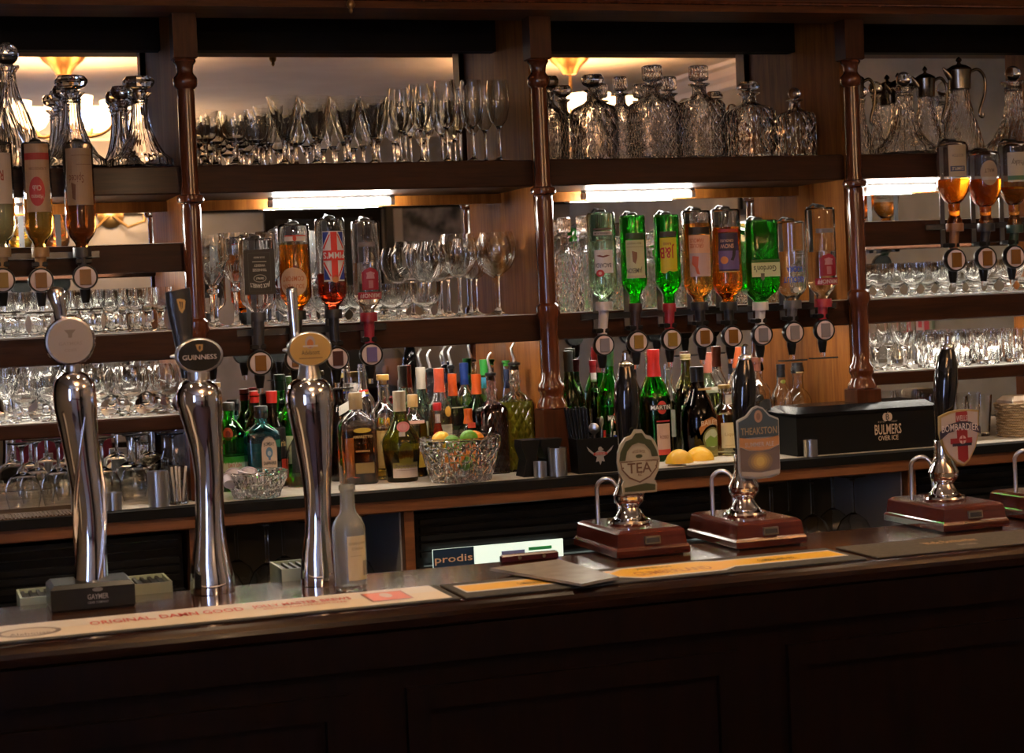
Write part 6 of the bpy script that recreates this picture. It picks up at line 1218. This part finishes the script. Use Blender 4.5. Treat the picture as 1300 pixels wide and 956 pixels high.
per = thing('person', 'grey-haired person in a dark jumper seated on the bench, mirrored between bottles', 'person', (PX, YF + .46, 0))
def skinned(name, chain, mat, parent, sub=2):
    me = bpy.data.meshes.new(name); vs = []; es = []; rs = []
    for pts in chain:
        i0 = None
        for j, q in enumerate(pts):
            key = tuple(round(c, 4) for c in q[:3])
            if key in [tuple(round(c, 4) for c in v) for v in vs]: k = [tuple(round(c, 4) for c in v) for v in vs].index(key)
            else: vs.append(q[:3]); rs.append(q[3]); k = len(vs) - 1
            if i0 is not None: es.append((i0, k))
            i0 = k
    me.from_pydata(vs, es, []); o = bpy.data.objects.new(name, me); COL.objects.link(o)
    md = o.modifiers.new('s', 'SKIN'); me.skin_vertices.new(name='') if not me.skin_vertices else None
    for v, r in zip(me.skin_vertices[0].data, rs): v.radius = (r, r)
    me.skin_vertices[0].data[0].use_root = True
    s_ = o.modifiers.new('u', 'SUBSURF'); s_.levels = sub; s_.render_levels = sub; o.parent = parent
    bpy.context.view_layer.update(); m2 = bpy.data.meshes.new_from_object(o.evaluated_get(bpy.context.evaluated_depsgraph_get())); o.modifiers.clear(); o.data = m2
    if not m2.materials: m2.materials.append(mat)
    m2.polygons.foreach_set('use_smooth', [True] * len(m2.polygons)); return o
hz = sb + .10; sh = PZ - .23
chain = [[(0, 0, hz, .13), (0, 0, hz + .15, .125), (0, .01, sh - .10, .14), (0, .01, sh - .02, .10), (0, .015, sh + .05, .055), (0, .03, PZ - .07, .052)],
         [(0, 0, hz, .13), (-.10, .05, hz - .01, .09), (-.12, .42, hz - .0, .065), (-.12, .44, .28, .05), (-.12, .43, .09, .04), (-.12, .53, .05, .035)],
         [(0, 0, hz, .13), (.10, .05, hz - .01, .09), (.12, .42, hz - .0, .065), (.12, .44, .28, .05), (.12, .43, .09, .04), (.12, .53, .05, .035)],
         [(0, .01, sh - .02, .10), (-.17, .0, sh - .03, .06), (-.21, .06, sh - .28, .042), (-.14, .26, hz + .09, .032), (-.11, .31, hz + .09, .026)],
         [(0, .01, sh - .02, .10), (.17, .0, sh - .03, .06), (.21, .06, sh - .28, .042), (.14, .26, hz + .09, .032), (.11, .31, hz + .09, .026)]]
body = skinned('body', chain, SHIRT, per)
hd = MB(); vs = []; fs = []; n1, n2 = 20, 14
for i in range(n2 + 1):
    ph = pi * i / n2
    for j in range(n1):
        th = 2 * pi * j / n1; x, y, z = sin(ph) * cos(th) * .076, sin(ph) * sin(th) * .096, cos(ph) * .118
        if z < -.03: k = 1 - (-.03 - z) * 2.2; x *= k; y = y * k + .012 * (1 - k) * 6
        f = max(0, y / .096)
        if f > .7 and abs(x) < .022:
            if -.035 < z < .02: y += .022 * (1 - abs(x) / .022) * (1 - (z + .035) / .055)
        if f > .6 and .012 < abs(x) < .045 and .0 < z < .035: y -= .008
        vs.append((x, y, z))
for i in range(n2):
    for j in range(n1): fs.append((i * n1 + j, i * n1 + (j + 1) % n1, (i + 1) * n1 + (j + 1) % n1, (i + 1) * n1 + j))
T = Matrix.Translation((0, .035, PZ)) @ Matrix.Rotation(-.85, 4, 'Z') @ Matrix.Scale(.92, 4)
hd.add(vs, fs, T=T)
for sx in (-1, 1): hd.ball(tuple(T @ Vector((sx * .076, -.005, -.005))), .02, seg=10, sz=1.5)
hd.tube([T @ Vector((x, .088 + .006 * (1 - abs(x) / .025), -.058)) for x in (-.024, -.012, 0, .012, .024)], .004, mat=1, seg=6)
for sx in (-1, 1): hd.ball(tuple(T @ Vector((sx * .03, .078, .017))), .009, mat=2, seg=10)
hd.build('head', [SK, paint((.40, .15, .12), .5), paint((.05, .04, .03), .3)], per)
hv = [(x * 1.12, y * 1.08 - .010, z * 1.10 + .008) for x, y, z in vs]; hf = [f for f in fs if sum(vs[i][2] for i in f) / 4 > .045 or (sum(vs[i][1] for i in f) / 4 < -.01 and sum(vs[i][2] for i in f) / 4 > -.055)]
MB().add(hv, hf, T=T).build('hair', HAIR, per)
# hands: palms resting on the thighs with five fingers each
for s_ in (-1, 1):
    ch = [[(s_ * .11, .31, hz + .09, .026), (s_ * .10, .36, hz + .085, .024)]] + [[(s_ * .10, .36, hz + .085, .024), (s_ * (.10 + (k - 1.5) * .018), .395, hz + .087, .009), (s_ * (.10 + (k - 1.5) * .022), .425 + .006 * (k in (1, 2)), hz + .080, .008), (s_ * (.10 + (k - 1.5) * .023), .445 + .008 * (k in (1, 2)), hz + .066, .007)] for k in range(4)] + [[(s_ * .10, .36, hz + .085, .024), (s_ * .068, .365, hz + .085, .010), (s_ * .055, .39, hz + .078, .009)]]
    skinned('hand', ch, SK, per, 1)
# recessed spotlights in the ceiling over the bar
for i in range(5):
    x = -1.5 + i * .85
    t = thing('ceiling_spotlight', 'brass-rimmed recessed ceiling spotlight above the bar', 'spotlight', (x, -1.5, HC - .0005), 0, 'ceiling spotlights above the bar')
    MB().lathe([(.034, 0), (.05, 0), (.05, -.004), (.034, -.006)], 28).build('rim', BRASS, t)
    MB().lathe([(0, -.001), (.033, -.001), (.033, -.003), (0, -.004)], 24).build('lamp_face', paint((1., .72, .42), .4, emit=12.), t)
    L = bpy.data.lights.new('spot_light', 'SPOT'); L.energy = 34; L.color = (1., .70, .42); L.spot_size = radians(128); L.spot_blend = .8; L.shadow_soft_size = .04
    o = bpy.data.objects.new('spot_light', L); COL.objects.link(o); o.location = (x, -1.5, HC - .012)
settle()
# ------------------------------------------------------------------ light
ar = bpy.data.lights.new('daylight', 'AREA'); ar.shape = 'RECTANGLE'; ar.size = 1.5; ar.size_y = 1.35; ar.energy = 50; ar.color = (.50, .60, 1.)
lo = bpy.data.objects.new('daylight', ar); COL.objects.link(lo); lo.location = (XL - .2, (wy0 + wy1) / 2, (wz0 + wz1) / 2); lo.rotation_euler = (0, -pi / 2, 0)
wd = bpy.data.worlds.new('world'); SC.world = wd; wd.use_nodes = True
wd.node_tree.nodes['Background'].inputs[0].default_value = (.6, .75, 1., 1); wd.node_tree.nodes['Background'].inputs[1].default_value = .6
SC.view_settings.view_transform = 'Standard'; SC.view_settings.look = 'None'; SC.view_settings.gamma = 1; SC.view_settings.exposure = 0.3
SC.view_settings.use_curve_mapping = False
SC.cycles.max_bounces = 18; SC.cycles.transmission_bounces = 16; SC.cycles.glossy_bounces = 6; SC.cycles.diffuse_bounces = 3; SC.cycles.transparent_max_bounces = 12
SC.cycles.sample_clamp_indirect = 10; SC.cycles.blur_glossy = .6; SC.cycles.caustics_reflective = False
SC.cycles.use_adaptive_sampling = True; SC.cycles.adaptive_threshold = .02
